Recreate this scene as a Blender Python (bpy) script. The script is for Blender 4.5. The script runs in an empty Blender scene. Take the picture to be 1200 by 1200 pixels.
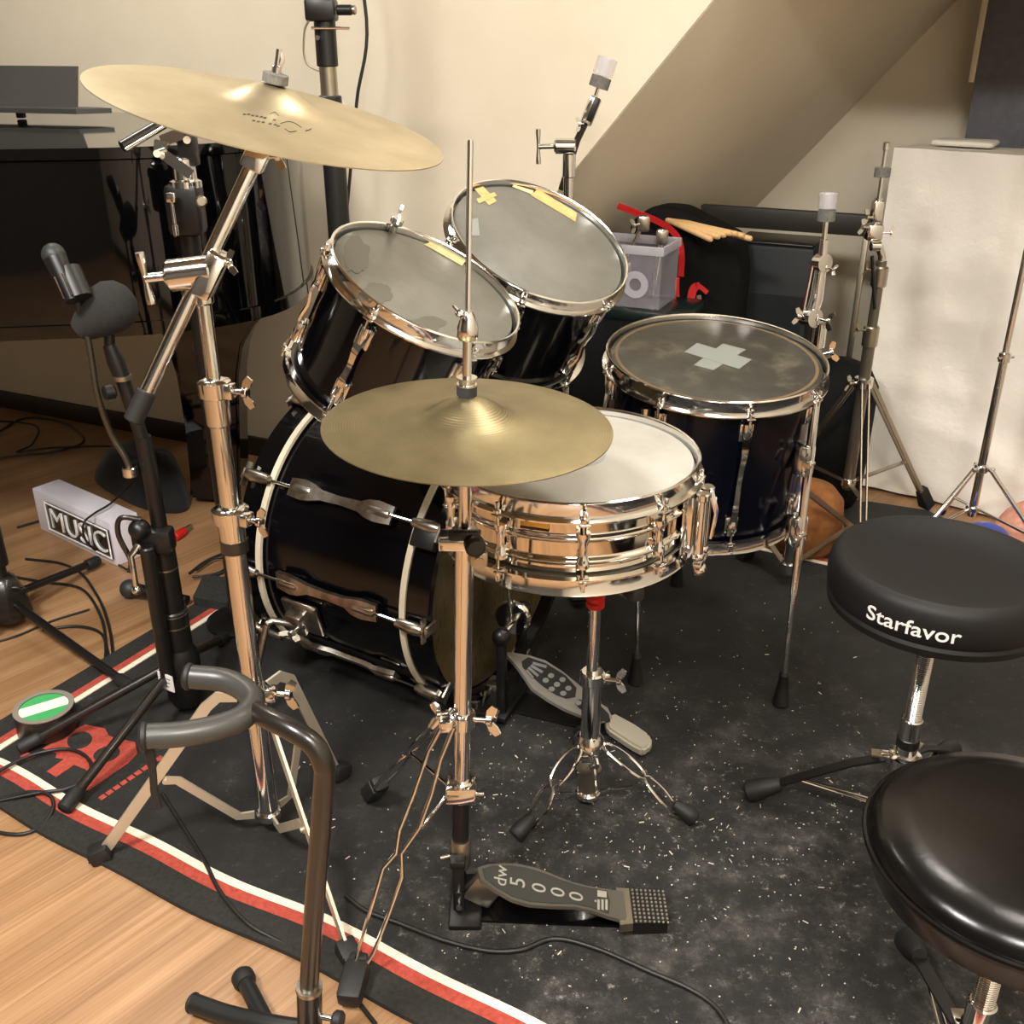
import bpy, bmesh, math, random
from mathutils import Vector as V, Matrix as MX, noise
random.seed(7)
SC = bpy.context.scene
COL = SC.collection
PI = math.pi

# ------------------------------------------------------------------ camera
CAM_H, PITCH, FPX = 1.25, math.radians(25), 1200.0
SP, CP = math.sin(PITCH), math.cos(PITCH)
cam = bpy.data.cameras.new('camera'); cam.sensor_width = 36; cam.lens = 36.0; cam.clip_start = .02
cob = bpy.data.objects.new('camera', cam); COL.objects.link(cob)
cob.location = (0, 0, CAM_H); cob.rotation_euler = (PI/2 - PITCH, 0, 0)
SC.camera = cob

def ray(px, py):
    u = (px-600)/FPX; v = (py-600)/FPX
    return V((u, CP - v*SP, -(SP + v*CP)))
def at(px, py, Y):
    d = ray(px, py); return d*(Y/d.y) + V((0, 0, CAM_H))
def fl(px, py, z=0.0):
    d = ray(px, py); return d*((z-CAM_H)/d.z) + V((0, 0, CAM_H))
def onp(px, py, p0, n):
    d = ray(px, py); o = V((0, 0, CAM_H)); return o + d*((p0-o).dot(n)/d.dot(n))

# ------------------------------------------------------------------ materials
def lin(c):
    return tuple(((x/255)/12.92 if x/255 <= .04045 else ((x/255+.055)/1.055)**2.4) for x in c) + (1,)
def mat(name, col, rough=.5, metal=0, coat=0, spec=.5, trans=0, alpha=1, emit=None, es=0, sheen=0):
    m = bpy.data.materials.new(name); m.use_nodes = True
    b = m.node_tree.nodes['Principled BSDF']
    b.inputs['Base Color'].default_value = lin(col)
    b.inputs['Roughness'].default_value = rough; b.inputs['Metallic'].default_value = metal
    b.inputs['Coat Weight'].default_value = coat; b.inputs['Coat Roughness'].default_value = .04
    b.inputs['Specular IOR Level'].default_value = spec
    b.inputs['Transmission Weight'].default_value = trans; b.inputs['Alpha'].default_value = alpha
    b.inputs['Sheen Weight'].default_value = sheen
    if emit: b.inputs['Emission Color'].default_value = lin(emit); b.inputs['Emission Strength'].default_value = es
    return m
def N(m, t, **kw):
    n = m.node_tree.nodes.new(t)
    for k, v in kw.items(): setattr(n, k, v)
    return n
def L(m, a, b): m.node_tree.links.new(a, b)
def P(m): return m.node_tree.nodes['Principled BSDF']
def ramp(m, src, stops):
    r = N(m, 'ShaderNodeValToRGB'); el = r.color_ramp.elements
    while len(el) < len(stops): el.new(.5)
    for e, (p, c) in zip(el, stops): e.position = p; e.color = c if len(c) == 4 else lin(c)
    L(m, src, r.inputs[0]); return r
def coords(m, scale=(1, 1, 1), rot=(0, 0, 0)):
    tc = N(m, 'ShaderNodeTexCoord'); mp = N(m, 'ShaderNodeMapping')
    mp.inputs['Scale'].default_value = scale; mp.inputs['Rotation'].default_value = rot
    L(m, tc.outputs['Object'], mp.inputs[0]); return mp.outputs[0]
def noisetex(m, co, scale, detail=4, rough=.6):
    n = N(m, 'ShaderNodeTexNoise'); n.inputs['Scale'].default_value = scale
    n.inputs['Detail'].default_value = detail; n.inputs['Roughness'].default_value = rough
    L(m, co, n.inputs['Vector']); return n.outputs['Fac']
def bump(m, src, strength=.2, dist=.01):
    b = N(m, 'ShaderNodeBump'); b.inputs['Strength'].default_value = strength; b.inputs['Distance'].default_value = dist
    L(m, src, b.inputs['Height']); L(m, b.outputs[0], P(m).inputs['Normal'])
def mottled(name, stops, scale, rough=.5, detail=5, bstr=0, bdist=.004, **kw):
    m = mat(name, (128, 128, 128), rough, **kw); co = coords(m)
    f = noisetex(m, co, scale, detail)
    L(m, ramp(m, f, stops).outputs[0], P(m).inputs['Base Color'])
    if bstr: bump(m, f, bstr, bdist)
    return m

CHROME = mat('chrome', (228, 227, 225), .11, 1)
CHROME_WORN = mottled('worn_chrome', [(.35, (150, 140, 125)), (.6, (205, 200, 190))], 30, .28, metal=1)
STEEL = mat('brushed_steel', (176, 168, 152), .33, 1)
BLACK_GLOSS = mat('black_drum_wrap', (6, 6, 8), .12, coat=.2, spec=.35)
BLACK_PIANO = mat('black_piano_lacquer', (4, 4, 5), .05, coat=.3, spec=.4)
BLACK_METAL = mat('black_painted_metal', (17, 16, 15), .38)
BLACK_SATIN = mat('black_satin_metal', (32, 28, 24), .28, coat=.3)
BLACK_TUBE = mat('black_matte_tube', (26, 28, 27), .42)
RUBBER = mat('black_rubber', (24, 23, 22), .6)
FOAM = mottled('black_foam', [(.3, (26, 26, 25)), (.7, (44, 44, 42))], 500, .9, bstr=.6, bdist=.002)
PAD = mat('dark_grey_padding', (58, 57, 54), .36)
FELT = mottled('grey_felt', [(.3, (88, 86, 82)), (.7, (118, 115, 108))], 200, .95)
FELT_BLACK = mat('black_felt', (42, 40, 42), .95)
WHITE_PLASTIC = mat('white_plastic', (235, 233, 228), .4)
CLEAR = mat('clear_plastic', (235, 228, 232), .12, trans=.85, alpha=1)
CLEAR.node_tree.nodes['Principled BSDF'].inputs['IOR'].default_value = 1.2
CLEAR_THIN = mat('cloudy_plastic', (196, 192, 202), .2, alpha=.11)
CLEAR_RIM = mat('cloudy_plastic_rim', (206, 203, 210), .25, alpha=.38)
RED = mat('red_webbing', (190, 22, 26), .6)
RED_NYLON = mat('red_nylon', (196, 24, 20), .45)
CABLE = mat('black_cable', (26, 24, 22), .45)
GLASS_DARK = mat('dark_green_plastic', (20, 30, 28), .2)

def bronze(name, c0, c1, ring=.2):
    m = mat(name, (170, 150, 95), .36, .85); co = coords(m)
    w = N(m, 'ShaderNodeTexWave', wave_type='RINGS', rings_direction='Z')
    w.inputs['Scale'].default_value = 95; w.inputs['Distortion'].default_value = .6; w.inputs['Detail'].default_value = 2
    L(m, co, w.inputs['Vector'])
    f = noisetex(m, co, 9, 6, .65)
    r = ramp(m, f, [(.3, c0), (.7, c1)]); L(m, r.outputs[0], P(m).inputs['Base Color'])
    rr = N(m, 'ShaderNodeMapRange'); rr.inputs['To Min'].default_value = .30; rr.inputs['To Max'].default_value = .46
    L(m, f, rr.inputs[0]); L(m, rr.outputs[0], P(m).inputs['Roughness'])
    bump(m, w.outputs['Fac'], ring, .0012)
    return m
BRONZE_A = bronze('brushed_bronze', (176, 161, 128), (204, 190, 158), .05)
BRONZE_B = bronze('aged_bronze', (124, 113, 82), (154, 142, 108), .15)

# head materials: smoked / clear films with stick wear
def head(name, c0, c1, c2, rough=.3, scale=7):
    m = mat(name, (120, 118, 110), rough); co = coords(m)
    f = noisetex(m, co, scale, 7, .68)
    r = ramp(m, f, [(.25, c0), (.52, c1), (.8, c2)]); L(m, r.outputs[0], P(m).inputs['Base Color'])
    s = noisetex(m, coords(m, (1, 6, 1), (0, 0, .6)), 26, 6, .75)
    rr = N(m, 'ShaderNodeMapRange'); rr.inputs['To Min'].default_value = rough-.1; rr.inputs['To Max'].default_value = rough+.2
    L(m, s, rr.inputs[0]); L(m, rr.outputs[0], P(m).inputs['Roughness'])
    return m
HEAD_TOM = head('smoked_clear_head', (92, 91, 84), (112, 111, 103), (128, 127, 119))
HEAD_TOM2 = head('grey_clear_head', (84, 83, 77), (102, 101, 94), (118, 117, 109))
HEAD_FLOOR = head('dark_clear_head', (42, 41, 37), (57, 55, 49), (112, 105, 90), .36, 11)
HEAD_SNARE = head('white_coated_head', (146, 143, 134), (164, 161, 152), (174, 171, 162), .6, 5)
HEAD_DOT = mat('white_dot_patch', (142, 144, 140), .5)
HEAD_BASS = head('grimy_amber_head', (36, 32, 22), (78, 69, 47), (124, 104, 60), .25, 6)
TAPE_TAN = mottled('tan_masking_tape', [(.3, (205, 152, 92)), (.7, (222, 176, 118))], 60, .7)
TAPE_CREAM = mottled('pale_tape', [(.3, (196, 180, 120)), (.7, (220, 208, 160))], 60, .7)
TAPE_WHITE = mat('translucent_white_tape', (128, 133, 128), .5)

# ------------------------------------------------------------------ mesh builder
class MB:
    def __init__(s): s.bm = bmesh.new()
    def ring(s, pts): return [s.bm.verts.new(p) for p in pts]
    def loft(s, rings, closed_u=True, cap0=False, cap1=False, loop=False):
        k = len(rings)
        for i in range(k if loop else k-1):
            a, b = rings[i], rings[(i+1) % k]; n = len(a)
            for j in range(n if closed_u else n-1):
                q = [a[j], a[(j+1) % n], b[(j+1) % n], b[j]]
                try: s.bm.faces.new(q)
                except ValueError: pass
        if cap0: s._f(list(reversed(rings[0])))
        if cap1: s._f(rings[-1])
    def _f(s, vs):
        try: return s.bm.faces.new(vs)
        except ValueError: return None
    def tube(s, pts, r, seg=12, cap=True, closed=False, flat=None):
        pts = [V(p) for p in pts]; n = len(pts)
        rs = r if isinstance(r, (list, tuple)) else [r]*n
        T = []
        for i in range(n):
            if closed: t = pts[(i+1) % n]-pts[i-1]
            elif i == 0: t = pts[1]-pts[0]
            elif i == n-1: t = pts[-1]-pts[-2]
            else: t = (pts[i+1]-pts[i]).normalized()+(pts[i]-pts[i-1]).normalized()
            T.append(t.normalized() if t.length > 1e-9 else V((0, 0, 1)))
        up = V((0, 0, 1)) if abs(T[0].z) < .9 else V((0, 1, 0))
        a = T[0].cross(up).normalized(); rings = []
        for i in range(n):
            a = (a - T[i]*a.dot(T[i])).normalized(); b = T[i].cross(a)
            fx, fy = flat or (1, 1)
            rings.append(s.ring([pts[i]+(a*math.cos(k*2*PI/seg)*fx+b*math.sin(k*2*PI/seg)*fy)*rs[i] for k in range(seg)]))
        s.loft(rings, cap0=cap and not closed, cap1=cap and not closed, loop=closed); return s
    def bar(s, a, b, w, t, wdir=None):
        """flat bar from a to b, w wide along wdir, t thick"""
        a, b = V(a), V(b); d = (b-a).normalized()
        wd = V(wdir) if wdir is not None else d.cross(V((0, 0, 1)))
        if wd.length < 1e-6: wd = V((1, 0, 0))
        wd = (wd - d*wd.dot(d)).normalized(); td = d.cross(wd)
        rr = [s.ring([p+wd*x*w/2+td*y*t/2 for x, y in ((-1, -1), (1, -1), (1, 1), (-1, 1))]) for p in (a, b)]
        s.loft(rr, cap0=True, cap1=True); return s
    def ribbon(s, pts, w, t, wdir):
        pts = [V(p) for p in pts]; wd = V(wdir).normalized(); rr = []
        for i, p in enumerate(pts):
            d = (pts[min(i+1, len(pts)-1)]-pts[max(i-1, 0)]).normalized()
            ww = (wd-d*wd.dot(d)).normalized(); td = d.cross(ww)
            wi = w[i] if isinstance(w, (list, tuple)) else w
            rr.append(s.ring([p+ww*x*wi/2+td*y*t/2 for x, y in ((-1, -1), (1, -1), (1, 1), (-1, 1))]))
        s.loft(rr, cap0=True, cap1=True); return s
    def lathe(s, prof, base=(0, 0, 0), axis=(0, 0, 1), seg=40, loop=False):
        base = V(base); ax = V(axis).normalized()
        a = ax.cross(V((0, 1, 0)) if abs(ax.y) < .9 else V((1, 0, 0))).normalized(); b = ax.cross(a)
        rings = []
        for r, h in prof:
            rings.append(s.ring([base+ax*h+(a*math.cos(k*2*PI/seg)+b*math.sin(k*2*PI/seg))*max(r, 1e-5) for k in range(seg)]))
        s.loft(rings, cap0=not loop, cap1=not loop, loop=loop); return s
    def cyl(s, a, b, r, seg=20, bev=0):
        a, b = V(a), V(b); h = (b-a).length
        bv = min(bev, h/2, r/2)
        prof = [(r, 0), (r, h)] if not bv else [(r-bv, 0), (r, bv), (r, h-bv), (r-bv, h)]
        return s.lathe(prof, a, b-a, seg)
    def box(s, c, size, ax=None, bev=0):
        c = V(c); X, Y, Z = [V(v).normalized() for v in (ax or ((1, 0, 0), (0, 1, 0), (0, 0, 1)))]
        tmp = bmesh.new(); bmesh.ops.create_cube(tmp, size=1)
        for v in tmp.verts: v.co = V((v.co.x*size[0], v.co.y*size[1], v.co.z*size[2]))
        if bev: bmesh.ops.bevel(tmp, geom=list(tmp.edges), offset=bev, segments=2, affect='EDGES', profile=.5)
        mp = {v: s.bm.verts.new(c+X*v.co.x+Y*v.co.y+Z*v.co.z) for v in tmp.verts}
        for f in tmp.faces: s._f([mp[v] for v in f.verts])
        tmp.free(); return s
    def ball(s, c, r, sc=(1, 1, 1), seg=20, ax=None):
        c = V(c); X, Y, Z = [V(v) for v in (ax or ((1, 0, 0), (0, 1, 0), (0, 0, 1)))]
        m = seg//2; rings = []
        for i in range(m+1):
            t = PI*i/m; rr = max(math.sin(t), 1e-4)*r; z = -math.cos(t)*r
            rings.append(s.ring([c+X*(rr*math.cos(k*2*PI/seg)*sc[0])+Y*(rr*math.sin(k*2*PI/seg)*sc[1])+Z*z*sc[2] for k in range(seg)]))
        s.loft(rings, cap0=True, cap1=True); return s
    def slab(s, pts, ext):
        """polygon pts extruded by vector ext"""
        a = s.ring([V(p) for p in pts]); b = s.ring([V(p)+V(ext) for p in pts])
        s.loft([a, b], cap0=True, cap1=True); return s
    def wing(s, p, d, size=.02, up=(0, 0, 1), bolt=.02):
        """wing screw: bolt leaving p along d with two flat wings at its end"""
        p = V(p); d = V(d).normalized(); e = p+d*bolt
        s.tube([p, e], size*.18, 10); s.cyl(e, e+d*size*.35, size*.36, 14, .001)
        u = V(up); u = (u-d*u.dot(d))
        u = u.normalized() if u.length > 1e-6 else V((1, 0, 0))
        w = d.cross(u)
        for q in (1, -1):
            s.ribbon([e+d*size*.15+u*q*size*.2, e+d*size*.35+u*q*size*.6, e+d*size*.6+u*q*size*.98], [size*.4, size*.6, size*.42], size*.14, d)
        return s
    def tknob(s, p, d, bar=.03, r=.005, bolt=.03, up=(0, 0, 1)):
        p = V(p); d = V(d).normalized(); e = p+d*bolt
        s.tube([p, e], r*1.2, 12); u = V(up); u = (u-d*u.dot(d)).normalized()
        s.tube([e-u*bar, e-u*bar*.75, e-u*bar*.2, e+u*bar*.2, e+u*bar*.75, e+u*bar], [r*1.1, r*1.15, r*.75, r*.75, r*1.15, r*1.1], 10); return s
    def mesh(s, name, m, angle=38, bevel=0):
        bmesh.ops.remove_doubles(s.bm, verts=s.bm.verts, dist=1e-6)
        bmesh.ops.recalc_face_normals(s.bm, faces=s.bm.faces)
        me = bpy.data.meshes.new(name); s.bm.to_mesh(me); s.bm.free()
        for mm in (m if isinstance(m, (list, tuple)) else [m]): me.materials.append(mm)
        me.shade_smooth(); me.set_sharp_from_angle(angle=math.radians(angle))
        return me

def put(name, me, parent=None, local=False, label=None, M=None):
    o = bpy.data.objects.new(name, me); COL.objects.link(o)
    if M is not None: o.matrix_world = M
    if parent is not None:
        o.parent = parent
        if not local:
            root = parent; T = V((0, 0, 0))
            while root is not None: T = T+root.location if root.type == 'EMPTY' else T; root = root.parent
            o.matrix_parent_inverse = MX.Translation(-T) if parent.type == 'EMPTY' else MX.Identity(4)
    if label: o['label'] = label
    return o
def tag(o, label, cat, group=None, kind=None):
    o['label'] = label; o['category'] = cat
    if group: o['group'] = group
    if kind: o['kind'] = kind
    return o
class Thing:
    def __init__(s, name, label, cat, loc=(0, 0, 0), group=None, M=None):
        s.e = bpy.data.objects.new(name, None); COL.objects.link(s.e); s.e.empty_display_size = .05
        s.local = M is not None
        if M is not None: s.e.matrix_world = M
        else: s.e.location = loc
        tag(s.e, label, cat, group)
    def part(s, name, mb, m, label=None, parent=None, angle=38):
        return put(name, mb.mesh(name, m, angle), parent or s.e, s.local, label)
def single(name, mb, m, label, cat, group=None, angle=38, kind=None, M=None):
    return tag(put(name, mb.mesh(name, m, angle), M=M), label, cat, group, kind)
def struct(name, mb, m, angle=30, parent=None):
    o = put(name, mb.mesh(name, m, angle), parent)
    if parent is None: o['kind'] = 'structure'
    return o
def clone(root, M=None, label=None):
    c = root.copy(); COL.objects.link(c)
    if M is not None: c.matrix_world = M
    if label: c['label'] = label
    for ch in root.children:
        k = ch.copy(); COL.objects.link(k); k.parent = c
        for g in ch.children:
            q = g.copy(); COL.objects.link(q); q.parent = k
    return c
def frame(C, n, ref=(0, 0, 1)):
    """matrix with z along n, x horizontal-ish from ref"""
    z = V(n).normalized(); x = V(ref); x = (x-z*x.dot(z)).normalized(); y = z.cross(x)
    M = MX.Identity(4)
    for i in range(3): M[i][0] = x[i]; M[i][1] = y[i]; M[i][2] = z[i]; M[i][3] = C[i]
    return M
def bez(pts, k=8, closed=False):
    """Catmull-Rom through pts"""
    pts = [V(p) for p in pts]; out = []; n = len(pts)
    for i in range(n if closed else n-1):
        p0 = pts[i-1] if (i or closed) else pts[0]*2-pts[1]
        p1, p2 = pts[i], pts[(i+1) % n]
        p3 = pts[(i+2) % n] if (i+2 < n or closed) else p2*2-p1
        for j in range(k):
            t = j/k
            out.append(.5*((2*p1)+(p2-p0)*t+(2*p0-5*p1+4*p2-p3)*t*t+(3*p1-p0-3*p2+p3)*t**3))
    if not closed: out.append(pts[-1])
    return out
def text_mesh(body, size, ext, m, fn=None, bold=0):
    cu = bpy.data.curves.new('lettering', 'FONT'); cu.body = body; cu.size = size; cu.extrude = ext; cu.offset = bold
    cu.align_x = 'CENTER'; cu.align_y = 'CENTER'; cu.resolution_u = 4
    o = bpy.data.objects.new('lettering', cu); COL.objects.link(o)
    dg = bpy.context.evaluated_depsgraph_get(); dg.update()
    me = bpy.data.meshes.new_from_object(o.evaluated_get(dg))
    bpy.data.objects.remove(o)
    if fn:
        for v in me.vertices: v.co = fn(v.co)
    me.materials.clear(); me.materials.append(m); return me

# ================================================================== ROOM
A0 = V((-1.904, 3.619, 0)); E1 = V((.909, -.4169, 0)); E2 = V((.4169, .909, 0)); UZ = V((0, 0, 1))
def rm(u, w, z=0): return A0+E1*u+E2*w+UZ*z
CEIL = 2.55
WALL = mat('cream_painted_wall', (224, 214, 192), .75)
WALLD = mat('dark_taupe_wall', (78, 74, 68), .7)
_c = coords(WALL); _f = noisetex(WALL, _c, 3, 4); L(WALL, ramp(WALL, _f, [(.3, (219, 208, 186)), (.7, (228, 218, 197))]).outputs[0], P(WALL).inputs['Base Color'])
bump(WALL, noisetex(WALL, _c, 160, 3), .08, .003)
CEILM = mat('grey_ceiling', (142, 134, 122), .8)
SKIRT = mat('dark_skirting', (44, 36, 26), .45)
WOOD = mat('oak_vinyl_floor', (190, 140, 90), .34)
_g = coords(WOOD, (1, 1, 1), (0, 0, math.radians(-50)))
_st = N(WOOD, 'ShaderNodeMapping'); _st.inputs['Scale'].default_value = (1.6, 95, 1); L(WOOD, _g, _st.inputs[0])
_n1 = noisetex(WOOD, _st.outputs[0], 1.6, 8, .62)
_r1 = ramp(WOOD, _n1, [(.28, (146, 108, 72)), (.5, (172, 134, 96)), (.74, (190, 153, 116))])
_st2 = N(WOOD, 'ShaderNodeMapping'); _st2.inputs['Scale'].default_value = (.7, 9, 1); L(WOOD, _g, _st2.inputs[0])
_r2 = ramp(WOOD, noisetex(WOOD, _st2.outputs[0], 1.3, 2), [(.3, (200, 190, 180)), (.7, (255, 255, 255))])
_mx = N(WOOD, 'ShaderNodeMix', data_type='RGBA', blend_type='MULTIPLY'); _mx.inputs['Factor'].default_value = 1
L(WOOD, _r1.outputs[0], _mx.inputs['A']); L(WOOD, _r2.outputs[0], _mx.inputs['B']); L(WOOD, _mx.outputs['Result'], P(WOOD).inputs['Base Color'])
bump(WOOD, _n1, .12, .002)

struct('floor', MB().slab([rm(-2, -5, -.05), rm(4.0, -5, -.05), rm(4.0, 1.05, -.05), rm(-2, 1.05, -.05)], (0, 0, .05)), WOOD)
struct('ceiling', MB().slab([rm(-2.1, -5.1, CEIL), rm(4.1, -5.1, CEIL), rm(4.1, 1.2, CEIL), rm(-2.1, 1.2, CEIL)], (0, 0, .05)), CEILM)
TT = 1.175                                    # stair pitch (rise over run)
UL = 2.237                                    # where the slanted lower edge of the stair wall passes z = .91
def uz(z): return UL+(z-.91)/TT
struct('wall_left', MB().slab([rm(-2, 0), rm(uz(0), 0), rm(uz(CEIL), 0, CEIL), rm(-2, 0, CEIL)], E2*.0055), WALL)
SKEW = .43
_b = MB(); _b.slab([rm(uz(0)+.0026, .006), rm(uz(0)+SKEW, 1.0), rm(uz(CEIL)+SKEW, 1.0, CEIL), rm(uz(CEIL)+.0026, .006, CEIL)], E1*-.06); struct('ceiling_stair_underside', _b, WALL)
struct('alcove_shade_slab', MB().slab([rm(uz(1.41), .007, 1.41), rm(3.97, .007, 1.41), rm(3.97, 1.0, 1.41), rm(uz(1.41)+SKEW, 1.0, 1.41)], (0, 0, .05)), WALL)  # unseen slab added to keep lamp light off the alcove back wall
struct('wall_back', MB().slab([rm(.9, 1.0), rm(4.0, 1.0), rm(4.0, 1.0, CEIL), rm(.9, 1.0, CEIL)], E2*.06), WALL)
struct('wall_right', MB().slab([rm(3.97, -5), rm(3.97, 1.05), rm(3.97, 1.05, CEIL), rm(3.97, -5, CEIL)], E1*.06), WALL)
struct('wall_rear', MB().slab([rm(-2, -5), rm(4.0, -5), rm(4.0, -5, CEIL), rm(-2, -5, CEIL)], E2*-.06), WALLD)
struct('wall_far_left', MB().slab([rm(-2, -5), rm(-2, .05), rm(-2, .05, CEIL), rm(-2, -5, CEIL)], E1*-.06), WALL)
_b = MB(); _b.box(rm(-.31, -.007, .032), (3.3, .014, .064), (E1, E2, UZ), .002); struct('baseboard_left', _b, SKIRT)
_b = MB(); _b.box(rm(3.963, -2.0, .032), (.014, 5.9, .064), (E1, E2, UZ), .002); struct('baseboard_right', _b, SKIRT)
_b = MB(); _b.box(rm(2.60, .993, .032), (2.72, .014, .064), (E1, E2, UZ), .002); struct('baseboard_back', _b, SKIRT)
# ceiling lamps, plus one added fill lamp at the right
LAMPM = mat('lit_lamp_diffuser', (255, 240, 214), .5, emit=(255, 240, 215), es=9)
def ceiling_lamp(x, y, w, l, power, label, col=(1, .98, .95)):
    t = Thing('ceiling_lamp', label, 'lamp', (x, y, CEIL), 'ceiling lamps')
    t.part('housing', MB().box((x, y, CEIL-.0205), (w+.06, l+.06, .04), None, .004), WHITE_PLASTIC)
    t.part('diffuser', MB().box((x, y, CEIL-.047), (w, l, .012), None, .003), LAMPM)
    d = bpy.data.lights.new('ceiling_lamp_light', 'AREA'); d.shape = 'RECTANGLE'; d.size = w; d.size_y = l; d.energy = power; d.color = col
    o = bpy.data.objects.new('ceiling_lamp_light', d); COL.objects.link(o); o.location = (x, y, CEIL-.056); o['kind'] = 'helper'
    o.parent = t.e; o.matrix_parent_inverse = MX.Translation(-V((x, y, CEIL)))
ceiling_lamp(-1.15, 2.55, .4, .4, 9, 'square ceiling lamp near the wall above the piano')
ceiling_lamp(.55, 2.00, .4, .4, 9, 'square ceiling lamp above the floor tom')
ceiling_lamp(-1.0, .20, .5, .5, 64, 'square ceiling lamp above the wood floor at the left')
ceiling_lamp(.2, -.6, .5, .5, 52, "square ceiling lamp behind the camera")
ceiling_lamp(1.0, 1.2, .4, .4, 7, 'square added fill lamp above the right side of the room')  # fill lamp without a known source, added to brighten the white sheet

# ================================================================== RUG
RC = V((-1.0207, 1.5545, 0)); RX = V((math.cos(math.radians(-29.2)), math.sin(math.radians(-29.2)), 0)); RY = V((-RX.y, RX.x, 0))
RUGM = mat('worn_black_rug', (24, 23, 21), .85)
_c = coords(RUGM)
_n = noisetex(RUGM, _c, 8, 10, .78); _s = noisetex(RUGM, _c, 55, 8, .8)
_ra = ramp(RUGM, _n, [(.36, (16, 15, 14)), (.49, (30, 29, 27)), (.57, (54, 52, 48)), (.68, (96, 92, 85))])
_rb = ramp(RUGM, _s, [(.55, (0, 0, 0)), (.60, (46, 44, 41)), (.70, (150, 146, 136))])
_gm = N(RUGM, 'ShaderNodeMapping'); _gm.inputs['Location'].default_value = (-.50, -1.22, 0); _gm.inputs['Scale'].default_value = (1.2, 1.2, 1.2)
_gt = N(RUGM, 'ShaderNodeTexGradient', gradient_type='SPHERICAL'); _tc = N(RUGM, 'ShaderNodeTexCoord'); L(RUGM, _tc.outputs['Object'], _gm.inputs[0]); L(RUGM, _gm.outputs[0], _gt.inputs[0])
_gr = N(RUGM, 'ShaderNodeMapRange'); _gr.inputs['From Max'].default_value = .5; _gr.inputs['To Min'].default_value = .18; L(RUGM, _gt.outputs['Fac'], _gr.inputs[0])
_rc = N(RUGM, 'ShaderNodeMix', data_type='RGBA'); _rc.inputs['A'].default_value = lin((25, 24, 22)); L(RUGM, _gr.outputs[0], _rc.inputs['Factor']); L(RUGM, _ra.outputs[0], _rc.inputs['B'])
_add = N(RUGM, 'ShaderNodeMix', data_type='RGBA', blend_type='ADD'); L(RUGM, _gr.outputs[0], _add.inputs['Factor'])
L(RUGM, _rc.outputs['Result'], _add.inputs['A']); L(RUGM, _rb.outputs[0], _add.inputs['B']); L(RUGM, _add.outputs['Result'], P(RUGM).inputs['Base Color'])
bump(RUGM, noisetex(RUGM, _c, 420, 2), .5, .003)
RUG_EDGE = mottled('black_rug_binding', [(.3, (22, 21, 19)), (.7, (42, 40, 35))], 120, .9, bstr=.4)
RUG_RED = mottled('red_rug_pile', [(.3, (148, 52, 40)), (.7, (178, 76, 60))], 150, .9, bstr=.4)
RUG_WHITE = mottled('cream_rug_pile', [(.3, (214, 202, 178)), (.7, (238, 228, 206))], 150, .9, bstr=.4)
RZ = .008
def rug_pt(a, b, z=RZ):
    w = .006*math.sin(a*7+1.3)*math.exp(-abs(b)*3)+.004*math.sin(a*17)*math.exp(-abs(b)*4)
    return RC+RX*a+RY*(b+w)+UZ*z
RW, RD = 2.05, 1.60
rug = Thing('rug', 'black drum rug with red and white border stripes under the drum kit', 'rug', RC)
def rug_ring(o0, o1, name, m, z0=.0005, z1=RZ):
    """frame of the rug between offsets o0 (outer) and o1 (inner), measured inwards from the stripe line"""
    mb = MB(); K = 60
    def loop(o, z):
        pts = []
        w0, w1, d0, d1 = o, RW-o, o, RD-o
        for i in range(K): pts.append(rug_pt(w0+(w1-w0)*i/K, d0, z))
        for i in range(K): pts.append(rug_pt(w1, d0+(d1-d0)*i/K, z))
        for i in range(K): pts.append(rug_pt(w1+(w0-w1)*i/K, d1, z))
        for i in range(K): pts.append(rug_pt(w0, d1+(d0-d1)*i/K, z))
        return pts
    rs = [mb.ring(loop(o0, z0)), mb.ring(loop(o0, z1)), mb.ring(loop(o1, z1)), mb.ring(loop(o1, z0))]
    mb.loft(rs, loop=True); return rug.part(name, mb, m)
rug_ring(-.062, -.012, 'binding', RUG_EDGE, z1=RZ+.001)
rug_ring(-.012, .008, 'red_stripe', RUG_RED, z1=RZ+.0015)
rug_ring(.008, .022, 'white_stripe', RUG_WHITE, z1=RZ+.002)
_m = MB(); K = 40; g = [[_m.bm.verts.new(rug_pt(.022+(RW-.044)*i/K, .022+(RD-.044)*j/K)) for i in range(K+1)] for j in range(K+1)]
for j in range(K):
    for i in range(K): _m._f([g[j][i], g[j][i+1], g[j+1][i+1], g[j+1][i]])
rug.part('field', _m, RUGM)
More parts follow.
